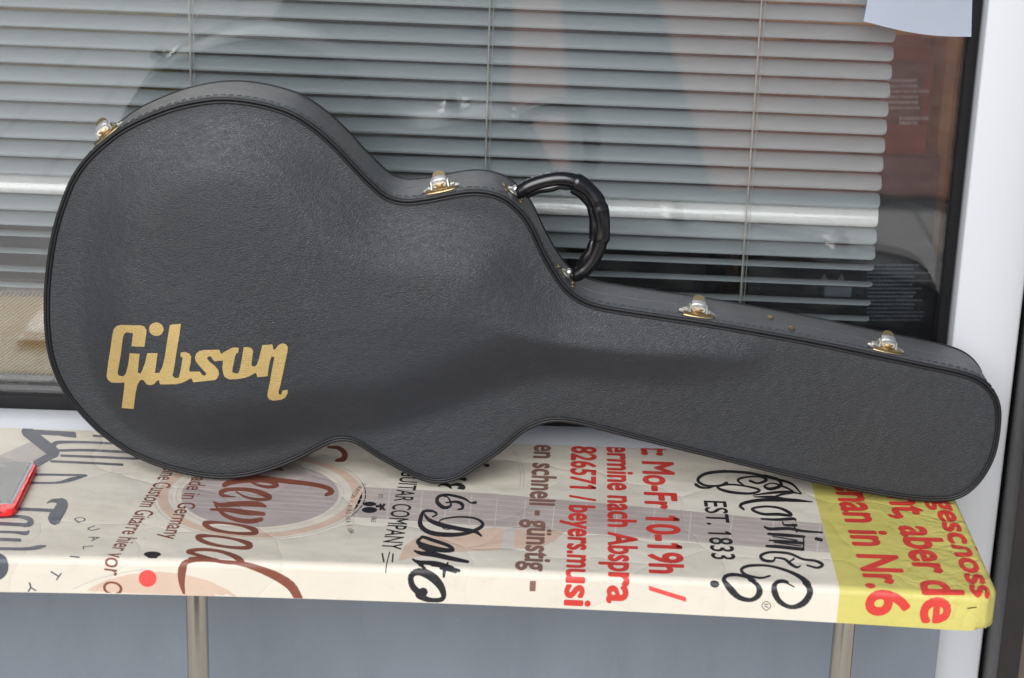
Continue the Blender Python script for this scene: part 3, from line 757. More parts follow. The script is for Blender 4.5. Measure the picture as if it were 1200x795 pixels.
# Huss and Dalton
WK[0] = 1.35
Z2 = ((380, 530), 4.415)
strokes('printed_lettering', [
    ([(590, 178, 4), (610, 168, 8), (640, 172, 14), (655, 186, 8)], 8), ([(655, 172, 6), (690, 168, 14), (720, 184, 16), (690, 188, 5)], 8), ([(700, 140, 5), (728, 142, 14)], 8), ([(826, 68, 6), (846, 70, 14)], 8),
    ([(782, 262, 12), (755, 262, 6), (720, 240, 10), (640, 222, 10), (590, 232, 12), (586, 262, 16), (620, 288, 14), (655, 276, 9), (640, 236, 6), (600, 226, 5)], 9),
    ([(630, 262, 6), (680, 258, 10), (712, 270, 14), (714, 292, 10), (690, 298, 5)], 9),
    ([(560, 336, 6), (582, 322, 8), (560, 306, 10), (515, 308, 12), (500, 340, 16), (498, 380, 18), (540, 414, 18), (620, 428, 18), (720, 424, 14), (800, 396, 14), (820, 370, 12), (780, 344, 8), (700, 336, 7), (620, 346, 6), (596, 362, 5), (615, 395, 4), (650, 402, 3)], 12),
    ([(515, 318, 6), (540, 350, 14), (600, 376, 18), (700, 398, 16), (780, 412, 14), (812, 434, 8)], 12),
    ([(500, 446, 10), (484, 466, 16), (520, 486, 20), (600, 506, 20), (665, 508, 14), (640, 484, 14), (560, 456, 14), (510, 440, 12)], 14, True),
    ([(468, 512, 8), (500, 524, 16), (570, 532, 20), (660, 552, 18), (742, 568, 12)], 14), ([(490, 490, 8), (560, 520, 14), (640, 546, 10)], 10),
    ([(458, 556, 8), (490, 570, 14), (570, 576, 18), (640, 594, 18), (696, 612, 14)], 14), ([(640, 572, 6), (622, 610, 14), (618, 646, 8)], 10), ([(600, 600, 8), (680, 620, 10)], 8),
    ([(470, 566, 8), (510, 590, 12), (530, 620, 8)], 10),
    ([(512, 724, 36), (490, 738, 30), (540, 764, 20), (600, 764, 18), (618, 742, 20), (600, 690, 30), (550, 640, 36), (490, 618, 30), (450, 640, 22), (455, 690, 24), (490, 728, 26)], 20),
    ], 'ink_black', *Z2, label='black script reading & Dalton')
strokes('printed_lettering', [([(300, 526), (308, 568)], 6), ([(356, 528), (352, 568)], 6), ([(338, 518), (318, 622)], 4)], 'ink_black', *Z2)
px_print('printed_emblem', [ellipse(433, 591, 8, 2.6), ellipse(433, 598, 9, 3.6), [(440, 592), (449, 593), (449, 595), (440, 595)], [(446, 590), (452, 598), (450, 599), (444, 592)], [(446, 599), (452, 592), (450, 590), (444, 597)]], 'ink_black', 'crossed guitars emblem')
arc = 'STAUNTON | VIRGINIA | USA'; items = []
for i, ch in enumerate(arc):
    if ch == ' ': continue
    t = i / (len(arc) - 1); ang = math.radians(52 - 104 * t)
    px = 431 - 27 * math.cos(ang) + 11 * (1 - t) - 3 * t - 4; py = 596 - 36 * math.sin(ang)
    items.append(char(ch, px + 5, py, 0.0085, (1, 0.75 * (0.5 - t) * -2 * 0.6), 'ink_black', 0.0))
chars(items, 'ink_black', 'small arc of capitals reading STAUNTON VIRGINIA USA')
chars([char('EST.', 446, 582, 0.0075, (1, 0), 'ink_black', 0.0), char('1865', 438, 609, 0.0085, (1, 0), 'ink_black', 0.0)], 'ink_black')
# Guild and Taylor
WK[0] = 1.3
Z3 = ((0, 500), 6.0)
strokes('printed_lettering', [
    ([(190, 36), (380, 185)], 62), ([(250, 40), (520, 55)], 26), ([(430, 60), (530, 72)], 14), ([(390, 190), (255, 262)], 40),
    ([(380, 128, 30), (420, 112, 18), (600, 112, 13), (790, 120, 12)], 14), ([(400, 170), (620, 168), (900, 182)], 14), ([(430, 206), (640, 214), (970, 228)], 13),
    ([(360, 246), (640, 258), (860, 270)], 13), ([(660, 66), (760, 74)], 12),
    ([(240, 338), (600, 344)], 12), ([(225, 398, 12), (400, 396, 12), (500, 374, 22), (610, 346, 8)], 12)], 'ink_slate', *Z3, label='slate grey lettering reading GUILD')
strokes('printed_lettering', [
    ([(330, 540, 6), (365, 524, 18), (410, 526, 30), (440, 545, 60), (415, 600, 66), (385, 640, 72), (385, 650, 70)], 30), ([(120, 580), (370, 592)], 18),
    ([(0, 640, 14), (120, 634, 16), (200, 650, 26), (215, 680, 34), (170, 700, 16)], 16), ([(-10, 684), (190, 694)], 20),
    ([(-10, 742, 14), (100, 745, 14), (180, 752, 22), (200, 740, 14)], 16), ([(-10, 794), (140, 800)], 18), ([(-20, 860, 16), (180, 862, 18), (270, 850, 22), (318, 842, 10)], 18)], 'ink_slate', *Z3, label='slate grey lettering reading Taylor')
cq = unwrap(28, 648); its = []
for ch, px, py in (('Q', 93, 609.5), ('U', 109, 619.7), ('A', 111, 631), ('L', 103, 642), ('I', 86, 651.5), ('T', 64.5, 673), ('Y', 36, 688)):
    p = unwrap(px, py); its.append(char(ch, px, py, 0.0165, (p[0] - cq[0], (p[1] - cq[1]) * 0.9), 'ink_slate', 0.0, 1.15))
chars(its, 'ink_slate', 'thin capital letter of an arc reading QUALITY')
# Martin & Co
WK[0] = 1.3
Z4 = ((800, 540), 4.185)
strokes('printed_lettering', [
    ([(580, 160, 5), (530, 112, 9), (440, 88, 9), (330, 62, 10), (200, 54, 11), (110, 66, 12), (74, 96, 12), (110, 122, 9), (180, 124, 9), (215, 112, 14)], 8),
    ([(64, 118, 12), (90, 132, 10), (130, 134, 6), (160, 124, 5)], 8),
    ([(170, 132, 8), (230, 154, 11), (330, 162, 9), (378, 146, 9), (320, 128, 7), (230, 118, 7)], 8, True),
    ([(300, 122, 5), (270, 96, 9), (310, 82, 7), (380, 80, 7), (410, 96, 12), (370, 112, 8), (330, 100, 10)], 8),
    ([(400, 72, 8), (470, 96, 12), (480, 124, 12), (430, 140, 12), (400, 126, 8), (440, 112, 5), (500, 130, 8), (540, 150, 6)], 8),
    ([(345, 170, 4), (440, 158, 10), (520, 154, 10), (582, 164, 4)], 8), ([(350, 178, 4), (440, 180, 12), (500, 192, 14), (560, 196, 12), (636, 203, 4)], 8), ([(440, 182, 6), (480, 168, 8), (540, 160, 5)], 6),
    ([(300, 240, 8), (282, 222, 12), (310, 206, 12), (390, 194, 13), (500, 196, 10)], 8),
    ([(340, 238, 10), (400, 226, 8), (470, 232, 9), (520, 254, 12), (530, 270, 10), (470, 264, 12), (390, 262, 10)], 8, True),
    ([(386, 286, 7), (460, 290, 10), (540, 286, 12), (556, 294, 5)], 8), ([(490, 300, 5), (500, 316, 8), (556, 318, 12)], 8),
    ([(402, 326, 8), (430, 336, 12), (520, 334, 12), (590, 346, 10), (684, 353, 7)], 8), ([(540, 312, 5), (560, 350, 7)], 6),
    ([(420, 360, 10), (500, 366, 13), (596, 374, 10)], 8), ([(655, 384), (680, 390)], 13),
    ([(425, 392, 6), (500, 398, 12), (590, 406, 12)], 8), ([(412, 420, 10), (480, 424, 13), (590, 436, 13)], 8), ([(440, 372, 4), (560, 392, 6)], 5), ([(450, 402, 4), (580, 420, 5)], 5), ([(592, 374, 6), (594, 406, 6), (590, 438, 8)], 6),
    ([(455, 478, 6), (440, 494, 10), (396, 488, 12), (384, 466, 12), (430, 450, 9), (520, 456, 10), (590, 484, 9), (650, 492, 10), (686, 512, 12), (660, 526, 9), (610, 514, 7)], 8),
    ([(450, 476, 6), (500, 484, 10), (530, 508, 12), (560, 524, 9), (578, 516, 5)], 8), ([(545, 482, 8), (520, 500, 5)], 6),
    ([(428, 566, 7), (380, 576, 9), (310, 560, 10), (288, 534, 12), (330, 516, 11), (430, 518, 9), (540, 552, 13), (610, 600, 22), (624, 650, 24), (590, 700, 24), (530, 718, 16), (475, 690, 20), (450, 640, 24), (458, 600, 16), (500, 590, 9), (548, 618, 6)], 12),
    ([(204, 578, 16), (240, 560, 14), (310, 570, 12), (365, 605, 18), (376, 650, 24), (340, 682, 16), (280, 672, 20), (235, 630, 26)], 14, True),
    ([(152, 603), (163, 604)], 28),
    ([(410, 690), (432, 712), (410, 734), (388, 712)], 2.6, True), ([(402, 704), (418, 704)], 3), ([(402, 712), (418, 720)], 3), ([(402, 704), (402, 720)], 0.1)],
    'ink_black', *Z4, label='black ornate script reading Martin & Co')

# legs
for cx in (232, 987):
    p = at_y(cx, 760, 2.235)
    bm = bmesh.new(); lathe(bm, [(0.0128, 0.006), (0.0128, 0.395), (0.012, 0.4045)], Vector((p.x, 2.235, 0)), sides=32)
    lg = bm_obj('leg', bm, 'steel', bench)
    bm = bmesh.new(); lathe(bm, [(0.03, 0.0), (0.03, 0.004), (0.014, 0.0055)], Vector((p.x, 2.235, 0.0)), sides=32)
    bm_obj('foot_plate', bm, 'steel', lg)
bm_obj('bearer', box_bm(-1.1, 0.44, 2.30, 2.34, 0.385, 0.4065, 0.002), 'door_black', bench)
# staple on the yellow front face
p = unwrap(1140, 713)
bm = bmesh.new(); a = wrap(p[0] - 0.006, p[1], 0.0008); b_ = wrap(p[0] + 0.005, p[1] + 0.002, 0.0008); tube(bm, [a, b_], 0.0006, 6); bm_obj('staple', bm, 'gasket', cover)

# ================================================================== SMARTPHONE
ph = thing('smartphone', 'red smartphone lying face up on the left end of the bench', 'phone', tuple(at_z(5, 570, ZT)))
def rrect(c0, c1, c2, c3, r, z0, z1, bev, n=6):
    """rounded quad slab"""
    P = [Vector(c).xy for c in (c0, c1, c2, c3)]; pts = []
    for i in range(4):
        p, a, b = P[i], P[i - 1], P[(i + 1) % 4]; u = (a - p).normalized(); v = (b - p).normalized()
        s, e = p + u * r, p + v * r
        for k in range(n + 1):
            t = k / n; pts.append(s * (1 - t) ** 2 + p * 2 * t * (1 - t) + e * t * t)
    cen = sum(P, Vector((0, 0))) / 4; bm = bmesh.new(); rings = []
    for ins, z in ((bev, z0), (0, z0 + bev), (0, z1 - bev), (bev, z1)):
        rings.append([bm.verts.new((*(q + (cen - q).normalized() * ins), z)) for q in pts])
    N = len(pts)
    for A, B in zip(rings, rings[1:]):
        for k in range(N): bm.faces.new((A[k], A[(k + 1) % N], B[(k + 1) % N], B[k]))
    bm.faces.new(rings[0][::-1]); bm.faces.new(rings[-1]); bmesh.ops.recalc_face_normals(bm, faces=bm.faces); return bm
pr0 = at_z(45, 543, ZT + 0.008); pr1 = at_z(17, 600, ZT + 0.008)
dx = 0.125
c0, c1 = pr0, pr1; wv_ = Vector((-dx, -0.004, 0))
bm_obj('shell', rrect(c0, c1, c1 + wv_, c0 + wv_, 0.012, ZT + 0.0005, ZT + 0.0095, 0.0022), 'red_plastic', ph)
ins = Vector((-0.0045, 0, 0)); iy = Vector((0, 0.006, 0)); ti = Vector((0, -0.002, 0))
q0, q1 = c0 + ins + ti, c1 + ins + iy + Vector((-0.002, 0.012, 0))
bm_obj('bezel', rrect(q0, q1, q1 + wv_ * 0.95, q0 + wv_ * 0.95, 0.004, ZT + 0.0085, ZT + 0.0099, 0.0004), 'bezel', ph)
q0, q1 = q0 + Vector((-0.0035, -0.001, 0)), q1 + Vector((-0.0035, 0.001, 0))
bm_obj('screen', rrect(q0, q1, q1 + wv_ * 0.9, q0 + wv_ * 0.9, 0.003, ZT + 0.0090, ZT + 0.0103, 0.0003), 'screen', ph)
s = at_z(-4, 600, ZT + 0.0097); bm_obj('speaker_slot', box_bm(s.x - 0.008, s.x + 0.006, s.y - 0.001, s.y + 0.0012, ZT + 0.0094, ZT + 0.0099, 0.0002), 'speaker_slot', ph)

# ================================================================== GUITAR CASE
LEAN, TC = math.radians(1.8), 0.100
bc = at_z(560, 572.5, ZT + 0.003); Y0 = bc.y
O = Vector((0, Y0, ZT + TC * math.sin(LEAN)))
EV = Vector((0, math.sin(LEAN), math.cos(LEAN))); EW = Vector((0, math.cos(LEAN), -math.sin(LEAN))); EU = Vector((1, 0, 0))
def cpt(u, v, w): return O + EU * u + EV * v + EW * w
def cuv(px, py, w=0.0):
    p = on_plane(px, py, O + EW * w, EW) - O - EW * w; return (p.dot(EU), p.dot(EV))
OUT = [(62, 265), (55, 302), (51, 348), (53, 398), (62, 435), (80, 468), (110, 502), (140, 525), (160, 536), (187, 547), (227, 557.5), (263, 561), (300, 556.5), (340, 543),
       (367, 530), (385, 520.5), (400, 516.5), (417, 520), (440, 535), (467, 550), (490, 561.5), (513, 567), (537, 562), (563, 546), (587, 530), (613, 508), (633, 498), (653, 494.5),
       (683, 499), (733, 512), (800, 528.5), (883, 549), (950, 565), (1017, 578.5), (1067, 586.5), (1100, 588.5), (1127, 584), (1150, 565), (1167, 534), (1173.5, 495), (1172, 472),
       (1163, 455), (1147, 442), (1125, 434.5), (1100, 429), (1033, 415), (967, 401), (900, 388.5), (833, 377), (780, 369), (733, 362), (700, 356), (682, 349), (666, 337), (653, 319),
       (640, 296), (629, 272), (619, 254), (607, 241), (593, 230), (575, 223.5), (553, 221.5), (527, 225), (500, 230.5), (473, 233), (453, 227), (437, 213), (420, 196), (400, 174), (375, 151),
       (347, 132), (317, 121), (287, 115), (260, 113), (233, 115.5), (200, 123), (167, 135.5), (143, 147.5), (123, 162), (100, 183), (83, 207), (72, 233)]
cl = catmull([cuv(*p) for p in OUT], 8, True)
# resample evenly
cl = np.array(cl); seg = np.linalg.norm(np.roll(cl, -1, 0) - cl, axis=1); cum = np.concatenate([[0], np.cumsum(seg)])
NO = 520; ts = np.linspace(0, cum[-1], NO, endpoint=False); ext = np.vstack([cl, cl[:1]])
OL = np.stack([np.interp(ts, cum, ext[:, 0]), np.interp(ts, cum, ext[:, 1])], 1)
for _ in range(2): OL = (np.roll(OL, 1, 0) + 2 * OL + np.roll(OL, -1, 0)) / 4
lft = OL[OL[:, 0] < -0.1]; rgt = OL[OL[:, 0] > 0.3]
pa, pb = lft[np.argmin(lft[:, 1])], rgt[np.argmin(rgt[:, 1])]
OL[:, 1] -= pa[1] + (OL[:, 0] - pa[0]) * (pb[1] - pa[1]) / (pb[0] - pa[0]) - 0.0012
OL[:, 1] = np.maximum(OL[:, 1], 0.0010)
print('case bottom', pa, pb)
tan = np.roll(OL, -1, 0) - np.roll(OL, 1, 0); tan /= np.linalg.norm(tan, axis=1)[:, None]
NRM = np.stack([tan[:, 1], -tan[:, 0]], 1)
area = 0.5 * np.sum(OL[:, 0] * np.roll(OL[:, 1], -1) - np.roll(OL[:, 0], -1) * OL[:, 1])
if area < 0: NRM = -NRM
DOME = np.array([cuv(*p) for p in [(112, 300), (128, 225), (180, 172), (262, 150), (340, 172), (400, 225), (450, 262), (530, 268), (585, 285), (622, 335), (662, 372), (740, 388), (830, 398),
       (880, 412), (860, 428), (760, 432), (660, 424), (590, 436), (520, 462), (450, 484), (380, 492), (300, 508), (235, 512), (170, 492), (128, 440), (110, 370)]])
DOME = np.array(catmull(DOME, 4, True))
def sdist(P, poly):
    A = poly; B = np.roll(poly, -1, 0); d = np.full(len(P), 1e9); inside = np.zeros(len(P), bool)
    for a, b in zip(A, B):
        ab = b - a; t = np.clip(((P - a) @ ab) / (ab @ ab), 0, 1); q = a + t[:, None] * ab
        d = np.minimum(d, np.hypot(P[:, 0] - q[:, 0], P[:, 1] - q[:, 1]))
        c = ((a[1] > P[:, 1]) != (b[1] > P[:, 1]))
        with np.errstate(divide='ignore', invalid='ignore'):
            xi = (b[0] - a[0]) * (P[:, 1] - a[1]) / (b[1] - a[1]) + a[0]
        inside ^= (c & (P[:, 0] < xi))
    return np.where(inside, d, -d)
NECK0 = cuv(660, 400)[0]
def dome_h(P):
    P = np.asarray(P, float); s = sdist(P, DOME)
    t = np.clip((s + 0.028) / 0.085, 0, 1); h = t * t * (3 - 2 * t) * 0.0160
    t2 = np.clip((s + 0.02) / 0.17, 0, 1); h += 0.011 * t2 * (2 - t2)
    h *= 1 - 0.55 * np.clip((P[:, 0] - NECK0) / 0.20, 0, 1)
    e = np.clip(sdist(P, OL[::4]) / 0.012, 0, 1)
    return h * np.sqrt(e) + 0.0012 * np.sqrt(e)
case = thing('guitar_case', 'black grained hardshell guitar case standing on its side on the bench', 'guitar case', (float(OL[:, 0].mean()), Y0, ZT))
# front panel
ins_ = OL - NRM * 0.0030
g = []
for u in np.arange(OL[:, 0].min(), OL[:, 0].max(), 0.0065):
    for v_ in np.arange(OL[:, 1].min(), OL[:, 1].max(), 0.0065): g.append((u, v_))
g = np.array(g); g = g[sdist(g, ins_[::3]) > 0.004]
V2 = [Vector((float(a), float(b))) for a, b in ins_] + [Vector((float(a), float(b))) for a, b in g]
vv, ee, ff, _, _, of = delaunay_2d_cdt(V2, [], [list(range(NO))] if area > 0 else [list(range(NO))[::-1]], 1, 1e-7)
ff = [t for t, o in zip(ff, of) if o]
P2 = np.array([(p.x, p.y) for p in vv]); H = dome_h(P2)
bm = bmesh.new(); bv = [bm.verts.new(cpt(float(p[0]), float(p[1]), -float(h) + 0.0005)) for p, h in zip(P2, H)]
for t in ff: bm.faces.new([bv[i] for i in t])
bmesh.ops.recalc_face_normals(bm, faces=bm.faces)
bm_obj('front_panel', bm, 'tolex', case, sharp=80)
# side wall
prof = [(-0.0032, 0.0008), (-0.0010, 0.0030), (-0.0008, 0.0075), (-0.0016, 0.0082), (-0.0008, 0.0090), (-0.0004, 0.012), (-0.0004, 0.0165), (-0.0012, 0.0172), (-0.0012, 0.050), (-0.0012, 0.0508), (-0.0020, 0.0513), (-0.0012, 0.0518), (-0.0012, TC - 0.006), (-0.004, TC)]
bm = bmesh.new(); rr = [[bm.verts.new(cpt(*(OL[i] + NRM[i] * o_), w_)) for o_, w_ in prof] for i in range(NO)]
for i in range(NO):
    A, B = rr[i], rr[(i + 1) % NO]
    for k in range(len(prof) - 1): bm.faces.new((A[k], A[k + 1], B[k + 1], B[k]))
bmesh.ops.recalc_face_normals(bm, faces=bm.faces)
bm_obj('side_wall', bm, 'tolex_side', case, sharp=45)
bm = bmesh.new(); bk = [bm.verts.new(cpt(*(OL[i] - NRM[i] * 0.004), TC)) for i in range(NO)]
tri = delaunay_2d_cdt([Vector((float(a), float(b))) for a, b in OL], [], [list(range(NO))] if area > 0 else [list(range(NO))[::-1]], 1, 1e-9)
for t, o in zip(tri[2], tri[5]):
    if o: bm.faces.new([bk[i] for i in t])
bm_obj('back_panel', bm, 'tolex_side', case, smooth=False)
# piping: two cords on the front edge, one on the back
for nm, off, wv2, r in (('piping', -0.0022, 0.0004, 0.0024), ('piping', -0.0058, -0.0016, 0.0016), ('piping', -0.0022, TC - 0.002, 0.0022)):
    bm = bmesh.new(); tube(bm, [cpt(*(OL[i] + NRM[i] * off), wv2) for i in range(0, NO, 1)], r, 8, True, up=EW); bm_obj(nm, bm, 'piping', case, sharp=80)
# stitching along the side
bm = bmesh.new(); step = int(round(0.0095 / (cum[-1] / NO)))or 1; per = cum[-1] / NO
s_ = 0.0
while s_ < cum[-1] - 0.008:
    i0 = s_ / per; pts = []
    for k in range(3):
        j = i0 + k * 0.0058 / per / 2; a = int(j) % NO; b = (a + 1) % NO; f_ = j - int(j)
        q = OL[a] * (1 - f_) + OL[b] * f_ + NRM[a] * 0.0001; pts.append(cpt(*q, 0.0135))
    tube(bm, pts, 0.00045, 5, up=EW); s_ += 0.0092
tag(bm_obj('stitching', bm, 'thread', case), kind='stuff')
# logo
A_ = [(100, 540), (92, 515), (110, 400), (130, 290), (150, 170), (160, 130), (185, 100), (230, 88), (300, 85), (380, 83), (405, 90), (425, 120), (420, 160), (408, 248), (305, 250), (315, 165), (318, 145), (265, 143),
      (245, 160), (235, 190), (215, 330), (195, 430), (187, 470), (190, 492), (205, 500), (235, 497), (255, 470), (275, 400), (290, 305), (370, 305), (360, 380), (352, 455), (375, 462), (390, 430), (410, 380),
      (430, 298), (510, 296), (500, 370), (488, 452), (525, 448), (548, 400), (565, 330), (585, 200), (605, 80), (625, 72), (692, 66), (680, 150), (655, 300), (640, 400), (625, 470), (645, 488), (675, 485), (690, 420),
      (700, 360), (705, 330), (688, 318), (688, 290), (720, 283), (755, 295), (772, 320), (765, 370), (755, 420), (760, 437)]
A2_ = [(770, 487), (740, 505), (700, 525), (650, 537), (530, 540), (522, 525), (522, 505), (500, 515), (480, 540), (450, 550), (420, 545), (400, 515), (385, 510), (365, 520), (345, 560), (330, 620), (305, 765),
       (207, 767), (220, 690), (235, 600), (240, 548), (200, 556), (130, 563)]
B_ = [(20, 405), (100, 405), (125, 440), (150, 450), (170, 430), (150, 405), (100, 350), (60, 300), (50, 260), (65, 215), (100, 190), (150, 180), (300, 177), (320, 220), (370, 190), (430, 160), (470, 153), (502, 158),
      (497, 210), (480, 215), (465, 240), (450, 310), (435, 385), (435, 410), (455, 422), (495, 425), (510, 390), (530, 290), (545, 200), (552, 152), (600, 150), (635, 165), (650, 195), (640, 260), (632, 330), (640, 352),
      (670, 352), (690, 330), (710, 270), (725, 210), (745, 130), (848, 124), (860, 180), (880, 170), (910, 130), (950, 112), (985, 120), (1007, 150), (1003, 200), (985, 280), (960, 400), (930, 540), (908, 620), (912, 648),
      (935, 652), (950, 605), (1003, 600), (1000, 640), (975, 685), (930, 710), (850, 717), (810, 700), (792, 665), (800, 610), (820, 520), (840, 400), (860, 300), (868, 255), (840, 248), (830, 270), (810, 350), (797, 455),
      (690, 465), (685, 430), (665, 422), (620, 450), (560, 472), (480, 485), (400, 487), (355, 460), (340, 420), (333, 370), (340, 290), (300, 292), (255, 300), (235, 280), (215, 245), (185, 248), (175, 270), (200, 300),
      (260, 350), (290, 390), (298, 430), (280, 475), (255, 493), (30, 518), (20, 485), (8, 478)]
fa = lambda p: (110 + p[0] / 6.625, 365 + p[1] / 6.625); fb = lambda p: (225 + p[0] / 8.833, 385 + p[1] / 8.833)
outl = [fa(p) for p in A_] + [fb(p) for p in B_] + [fa(p) for p in A2_]
dot = [fa(p) for p in ellipse(500, 110, 57, 52, 28)]
v, f = union_tris([[cuv(*p, -0.012) for p in outl], [cuv(*p, -0.012) for p in dot]], 1e-8)
bm = tri_bm(v, f)
us = [p.co.x for p in bm.verts]; vs_ = [p.co.y for p in bm.verts]
bisect_all(bm, 0, list(np.arange(min(us), max(us), 0.005))); bisect_all(bm, 1, list(np.arange(min(vs_), max(vs_), 0.005)))
hh = dome_h([(p.co.x, p.co.y) for p in bm.verts])
for p, h in zip(bm.verts, hh): p.co = cpt(p.co.x, p.co.y, -h + 0.0005 - 0.00035)
bmesh.ops.recalc_face_normals(bm, faces=bm.faces)
tag(bm_obj('logo', bm, 'gold_print', case, sharp=80), 'gold script logo reading Gibson')

# ---- latches
def edge_frame(px, py):
    q = np.array(cuv(px, py)); i = int(np.argmin(np.linalg.norm(OL - q, axis=1)))
    T = np.array([NRM[i][1], -NRM[i][0]]); T = T if T[0] > 0 else -T
    return OL[i], Vector(EU * T[0] + EV * T[1]), Vector(EU * NRM[i][0] + EV * NRM[i][1])
LS = [1.0]
def mkpt(o, T, N, t, n, w_): k = LS[0]; return cpt(o[0], o[1], 0) + T * t * k + N * n * k + EW * (w_ * k)
def latch_at(px, py, open_=0.0):
    o, T, N = edge_frame(px, py); par = thing_part('latch', case)
    # scalloped base plate with wings
    bm = bmesh.new(); pts = []
    nseg = 44
    for k in range(nseg):
        a = 2 * PI * k / nseg
        r = 1 + 0.07 * math.cos(6 * a)
        pts.append((0.0205 * r * math.copysign(abs(math.cos(a)) ** 0.75, math.cos(a)), 0.0255 + 0.0150 * r * math.copysign(abs(math.sin(a)) ** 0.75, math.sin(a))))
    lay = []
    for s, h in ((1.0, 0.0), (1.0, 0.0012), (0.93, 0.0022), (0.80, 0.0024), (0.74, 0.0036), (0.40, 0.0042)):
        lay.append([bm.verts.new(mkpt(o, T, N, x * s, h, 0.0255 + (y - 0.0255) * s)) for x, y in pts])
    for A, B in zip(lay, lay[1:]):
        for k in range(nseg): bm.faces.new((A[k], A[(k + 1) % nseg], B[(k + 1) % nseg], B[k]))
    bm.faces.new(lay[-1]); bmesh.ops.recalc_face_normals(bm, faces=bm.faces)
    bm_obj('base_plate', bm, 'chrome', par)
    # brass keeper lip towards the face
    bm = bmesh.new(); rows = []
    for k in range(21):
        a = -1.15 + 2.3 * k / 20; t = 0.0175 * math.sin(a) / math.sin(1.15); wd = 0.0120 - 0.0030 * math.cos(a * 1.2)
        rows.append([bm.verts.new(mkpt(o, T, N, t, h, w_)) for h, w_ in ((0.0003, wd - 0.001), (0.0012, wd - 0.0006), (0.0026, wd + 0.0015), (0.0038, wd + 0.005), (0.0020, wd + 0.007))])
    for A, B in zip(rows, rows[1:]):
        for k in range(4): bm.faces.new((A[k], A[k + 1], B[k + 1], B[k]))
    bm_obj('keeper', bm, 'brass', par)
    # turned brass barrel
    c = mkpt(o, T, N, 0, 0, 0.0225)
    bm = bmesh.new(); lathe(bm, [(0.0105, 0.003), (0.0108, 0.0050), (0.0090, 0.0058), (0.0090, 0.0068), (0.0098, 0.0074), (0.0096, 0.0088), (0.0070, 0.0094)], c, N)
    bm_obj('barrel', bm, 'brass', par)
    # nickel lever with ribs
    bm = bmesh.new(); rows = []
    for k in range(13):
        s = k / 12; wd = 0.0075 + 0.0012 * math.sin(s * PI); y = 0.0145 + 0.0165 * s; h = 0.0092 + 0.0050 * math.sin(s * 2.2) + 0.0008 * math.cos(s * 26)
        rows.append([bm.verts.new(mkpt(o, T, N, x * wd, h + dh, y)) for x, dh in ((-1, -0.0045), (-1, -0.0004), (-0.7, 0.0012), (0, 0.0017), (0.7, 0.0012), (1, -0.0004), (1, -0.0045))])
    for A, B in zip(rows, rows[1:]):
        for k in range(6): bm.faces.new((A[k], A[k + 1], B[k + 1], B[k]))
    bm.faces.new(rows[0]); bm.faces.new(rows[-1][::-1]); bmesh.ops.recalc_face_normals(bm, faces=bm.faces)
    bm_obj('lever', bm, 'chrome', par, sharp=50)
    # side ears that carry the lever
    for sx in (-1, 1):
        bm = bmesh.new(); tube(bm, [mkpt(o, T, N, sx * 0.0100, 0.003, 0.015), mkpt(o, T, N, sx * 0.0098, 0.0098, 0.020), mkpt(o, T, N, sx * 0.0098, 0.0098, 0.026), mkpt(o, T, N, sx * 0.0102, 0.003, 0.033)], 0.0014, 8)
        bm_obj('ear', bm, 'chrome', par)
    # tarnished tongue standing up behind
    bm = bmesh.new(); F_, K_ = [], []
    for k in range(15):
        a = PI * k / 14; x = 0.0072 * math.cos(a); y = 0.0058 * math.sin(a) + 0.003
        F_.append((x, y))
    F_ = [(0.0072, -0.004)] + F_ + [(-0.0072, -0.004)]
    fr_ = [bm.verts.new(mkpt(o, T, N, x, 0.0128 + y * 0.80, 0.0310 + y * 0.5)) for x, y in F_]
    bk_ = [bm.verts.new(mkpt(o, T, N, x, 0.0120 + y * 0.80, 0.0325 + y * 0.5)) for x, y in F_]
    bm.faces.new(fr_); bm.faces.new(bk_[::-1])
    for k in range(len(F_)): bm.faces.new((fr_[k], bk_[k], bk_[(k + 1) % len(F_)], fr_[(k + 1) % len(F_)]))
    bmesh.ops.recalc_face_normals(bm, faces=bm.faces); bm_obj('tongue', bm, 'dull_brass', par, sharp=50)
def thing_part(name, parent):
    o = bpy.data.objects.new(name, None); o.empty_display_size = 0.02; return link(o, parent)
LS[0] = 1.0
for px, py in ((519, 229), (818, 376), (1043, 419), (124, 161)): latch_at(px, py)
LS[0] = 1.0

# ---- handle
HW = 0.045
hp = [(604, 229), (622, 217.5), (648, 210.5), (668, 211), (686, 220), (699, 236), (705, 258), (704, 280), (697, 300), (686, 315), (670, 326)]
hpts = [cpt(*cuv(*p, HW), HW) for p in hp]
hs_ = [Vector(p) for p in catmull([tuple(p) for p in hpts], 8)]
n_ = len(hs_)
han = thing_part('handle', case)
bm = bmesh.new(); rad = [0.0078 + 0.0012 * min(1, min(i, n_ - 1 - i) / 6) for i in range(n_)]; rad[0] = 0.005; rad[-1] = 0.005; rad[1] = rad[-2] = 0.0070
tube(bm, hs_, rad, 20, up=EW); bm_obj('core', bm, 'handle', han, sharp=80)
lo, hi = int(n_ * 0.33), int(n_ * 0.72)
bm = bmesh.new(); sl = hs_[lo:hi]; m_ = len(sl)
rad = []
for i in range(m_):
    t = i / (m_ - 1); r = 0.0104 + 0.0007 * math.cos(t * 12)
    if abs(t - 0.50) < 0.035: r -= 0.0012
    rad.append(r)
rad[0] = 0.0098; rad[-1] = 0.0098
tube(bm, sl, rad, 20, up=EW); bm_obj('sleeve', bm, 'handle', han, sharp=60)
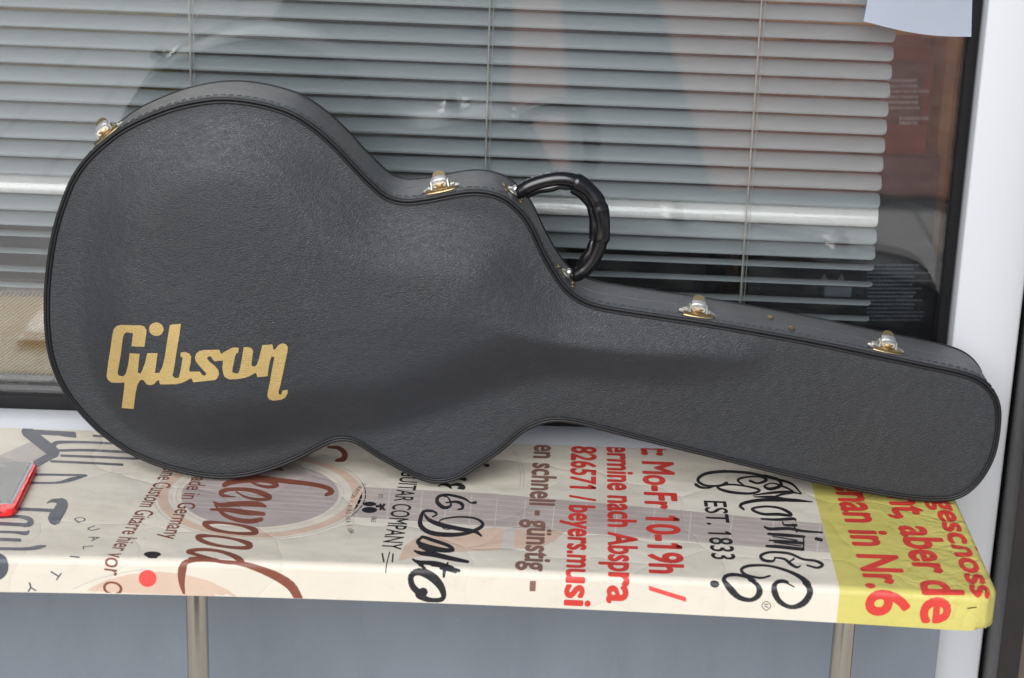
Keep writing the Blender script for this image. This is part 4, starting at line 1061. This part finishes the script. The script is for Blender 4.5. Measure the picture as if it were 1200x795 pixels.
# folded pad under the grip
for a, b, wv3 in ((3, int(n_ * 0.34), 0.0072), (int(n_ * 0.71), n_ - 4, 0.0078)):
    bm = bmesh.new(); seg_ = hs_[a:b]; cen = cpt(*cuv(655, 268, HW), HW)
    pth = [p + (cen - p).normalized() * (0.0085 + 0.0006 * math.sin(i * 0.7)) for i, p in enumerate(seg_)]
    tube(bm, pth, [wv3 * (0.45 + 0.55 * math.sin(PI * (i + 1) / (len(pth) + 1))) for i in range(len(pth))], 14, up=EW, flat=(0.9, 0.75)); bm_obj('pad', bm, 'handle', han, sharp=80)
bm = bmesh.new(); tube(bm, [p + (cpt(*cuv(655, 268, HW), HW) - p).normalized() * 0.008 for p in sl], [0.0066 + 0.0005 * math.sin(i * 0.33) + 0.0003 * math.sin(i * 0.81) for i in range(m_)], 14, up=EW); bm_obj('pad', bm, 'handle', han, sharp=80)
for px, py, sx in ((603, 233, -1), (666, 333, 1)):
    o, T, N = edge_frame(px, py)
    c = mkpt(o, T, N, 0, 0, HW)
    bm = bmesh.new(); lathe(bm, [(0.0085, 0.0), (0.0085, 0.0010), (0.0060, 0.0028), (0.0045, 0.0040), (0.0042, 0.007), (0.0030, 0.008)], c, N); bm_obj('mount', bm, 'chrome', han)
    bm = bmesh.new()
    for t_, w_ in ((-0.013, HW), (0.013, HW), (-0.010, HW - 0.018), (0.012, HW - 0.018)):
        lathe(bm, [(0.0034, 0), (0.0034, 0.0008), (0.0022, 0.0018), (0.0006, 0.0020)], mkpt(o, T, N, t_, 0, w_), N, 12)
    bm_obj('screw_heads', bm, 'brass', han)
# rivets on the neck side
for px, py, w_ in ((905, 368, 0.058), (926, 381, 0.030)):
    u, v_ = cuv(px, py, w_)
    i = int(np.argmin(np.abs(OL[:, 0] - u) + (OL[:, 1] < 0.1) * 9)); N = EU * NRM[i][0] + EV * NRM[i][1]
    bm = bmesh.new(); lathe(bm, [(0.0040, 0), (0.0040, 0.0010), (0.0030, 0.0020), (0.0008, 0.0024)], cpt(*OL[i], w_), N, 18); bm_obj('rivet', bm, 'brass', case)
for px, py in ((836, 536), (1005, 573)):
    u, v_ = cuv(px, py, TC - 0.02); i = int(np.argmin(np.abs(OL[:, 0] - u) + (OL[:, 1] > 0.1) * 9)); N = EU * NRM[i][0] + EV * NRM[i][1]
    bm = bmesh.new(); lathe(bm, [(0.0045, 0), (0.0045, 0.0010), (0.0030, 0.0024), (0.0008, 0.0028)], cpt(*OL[i], TC - 0.025), N, 18); bm_obj('rivet', bm, 'chrome', case)
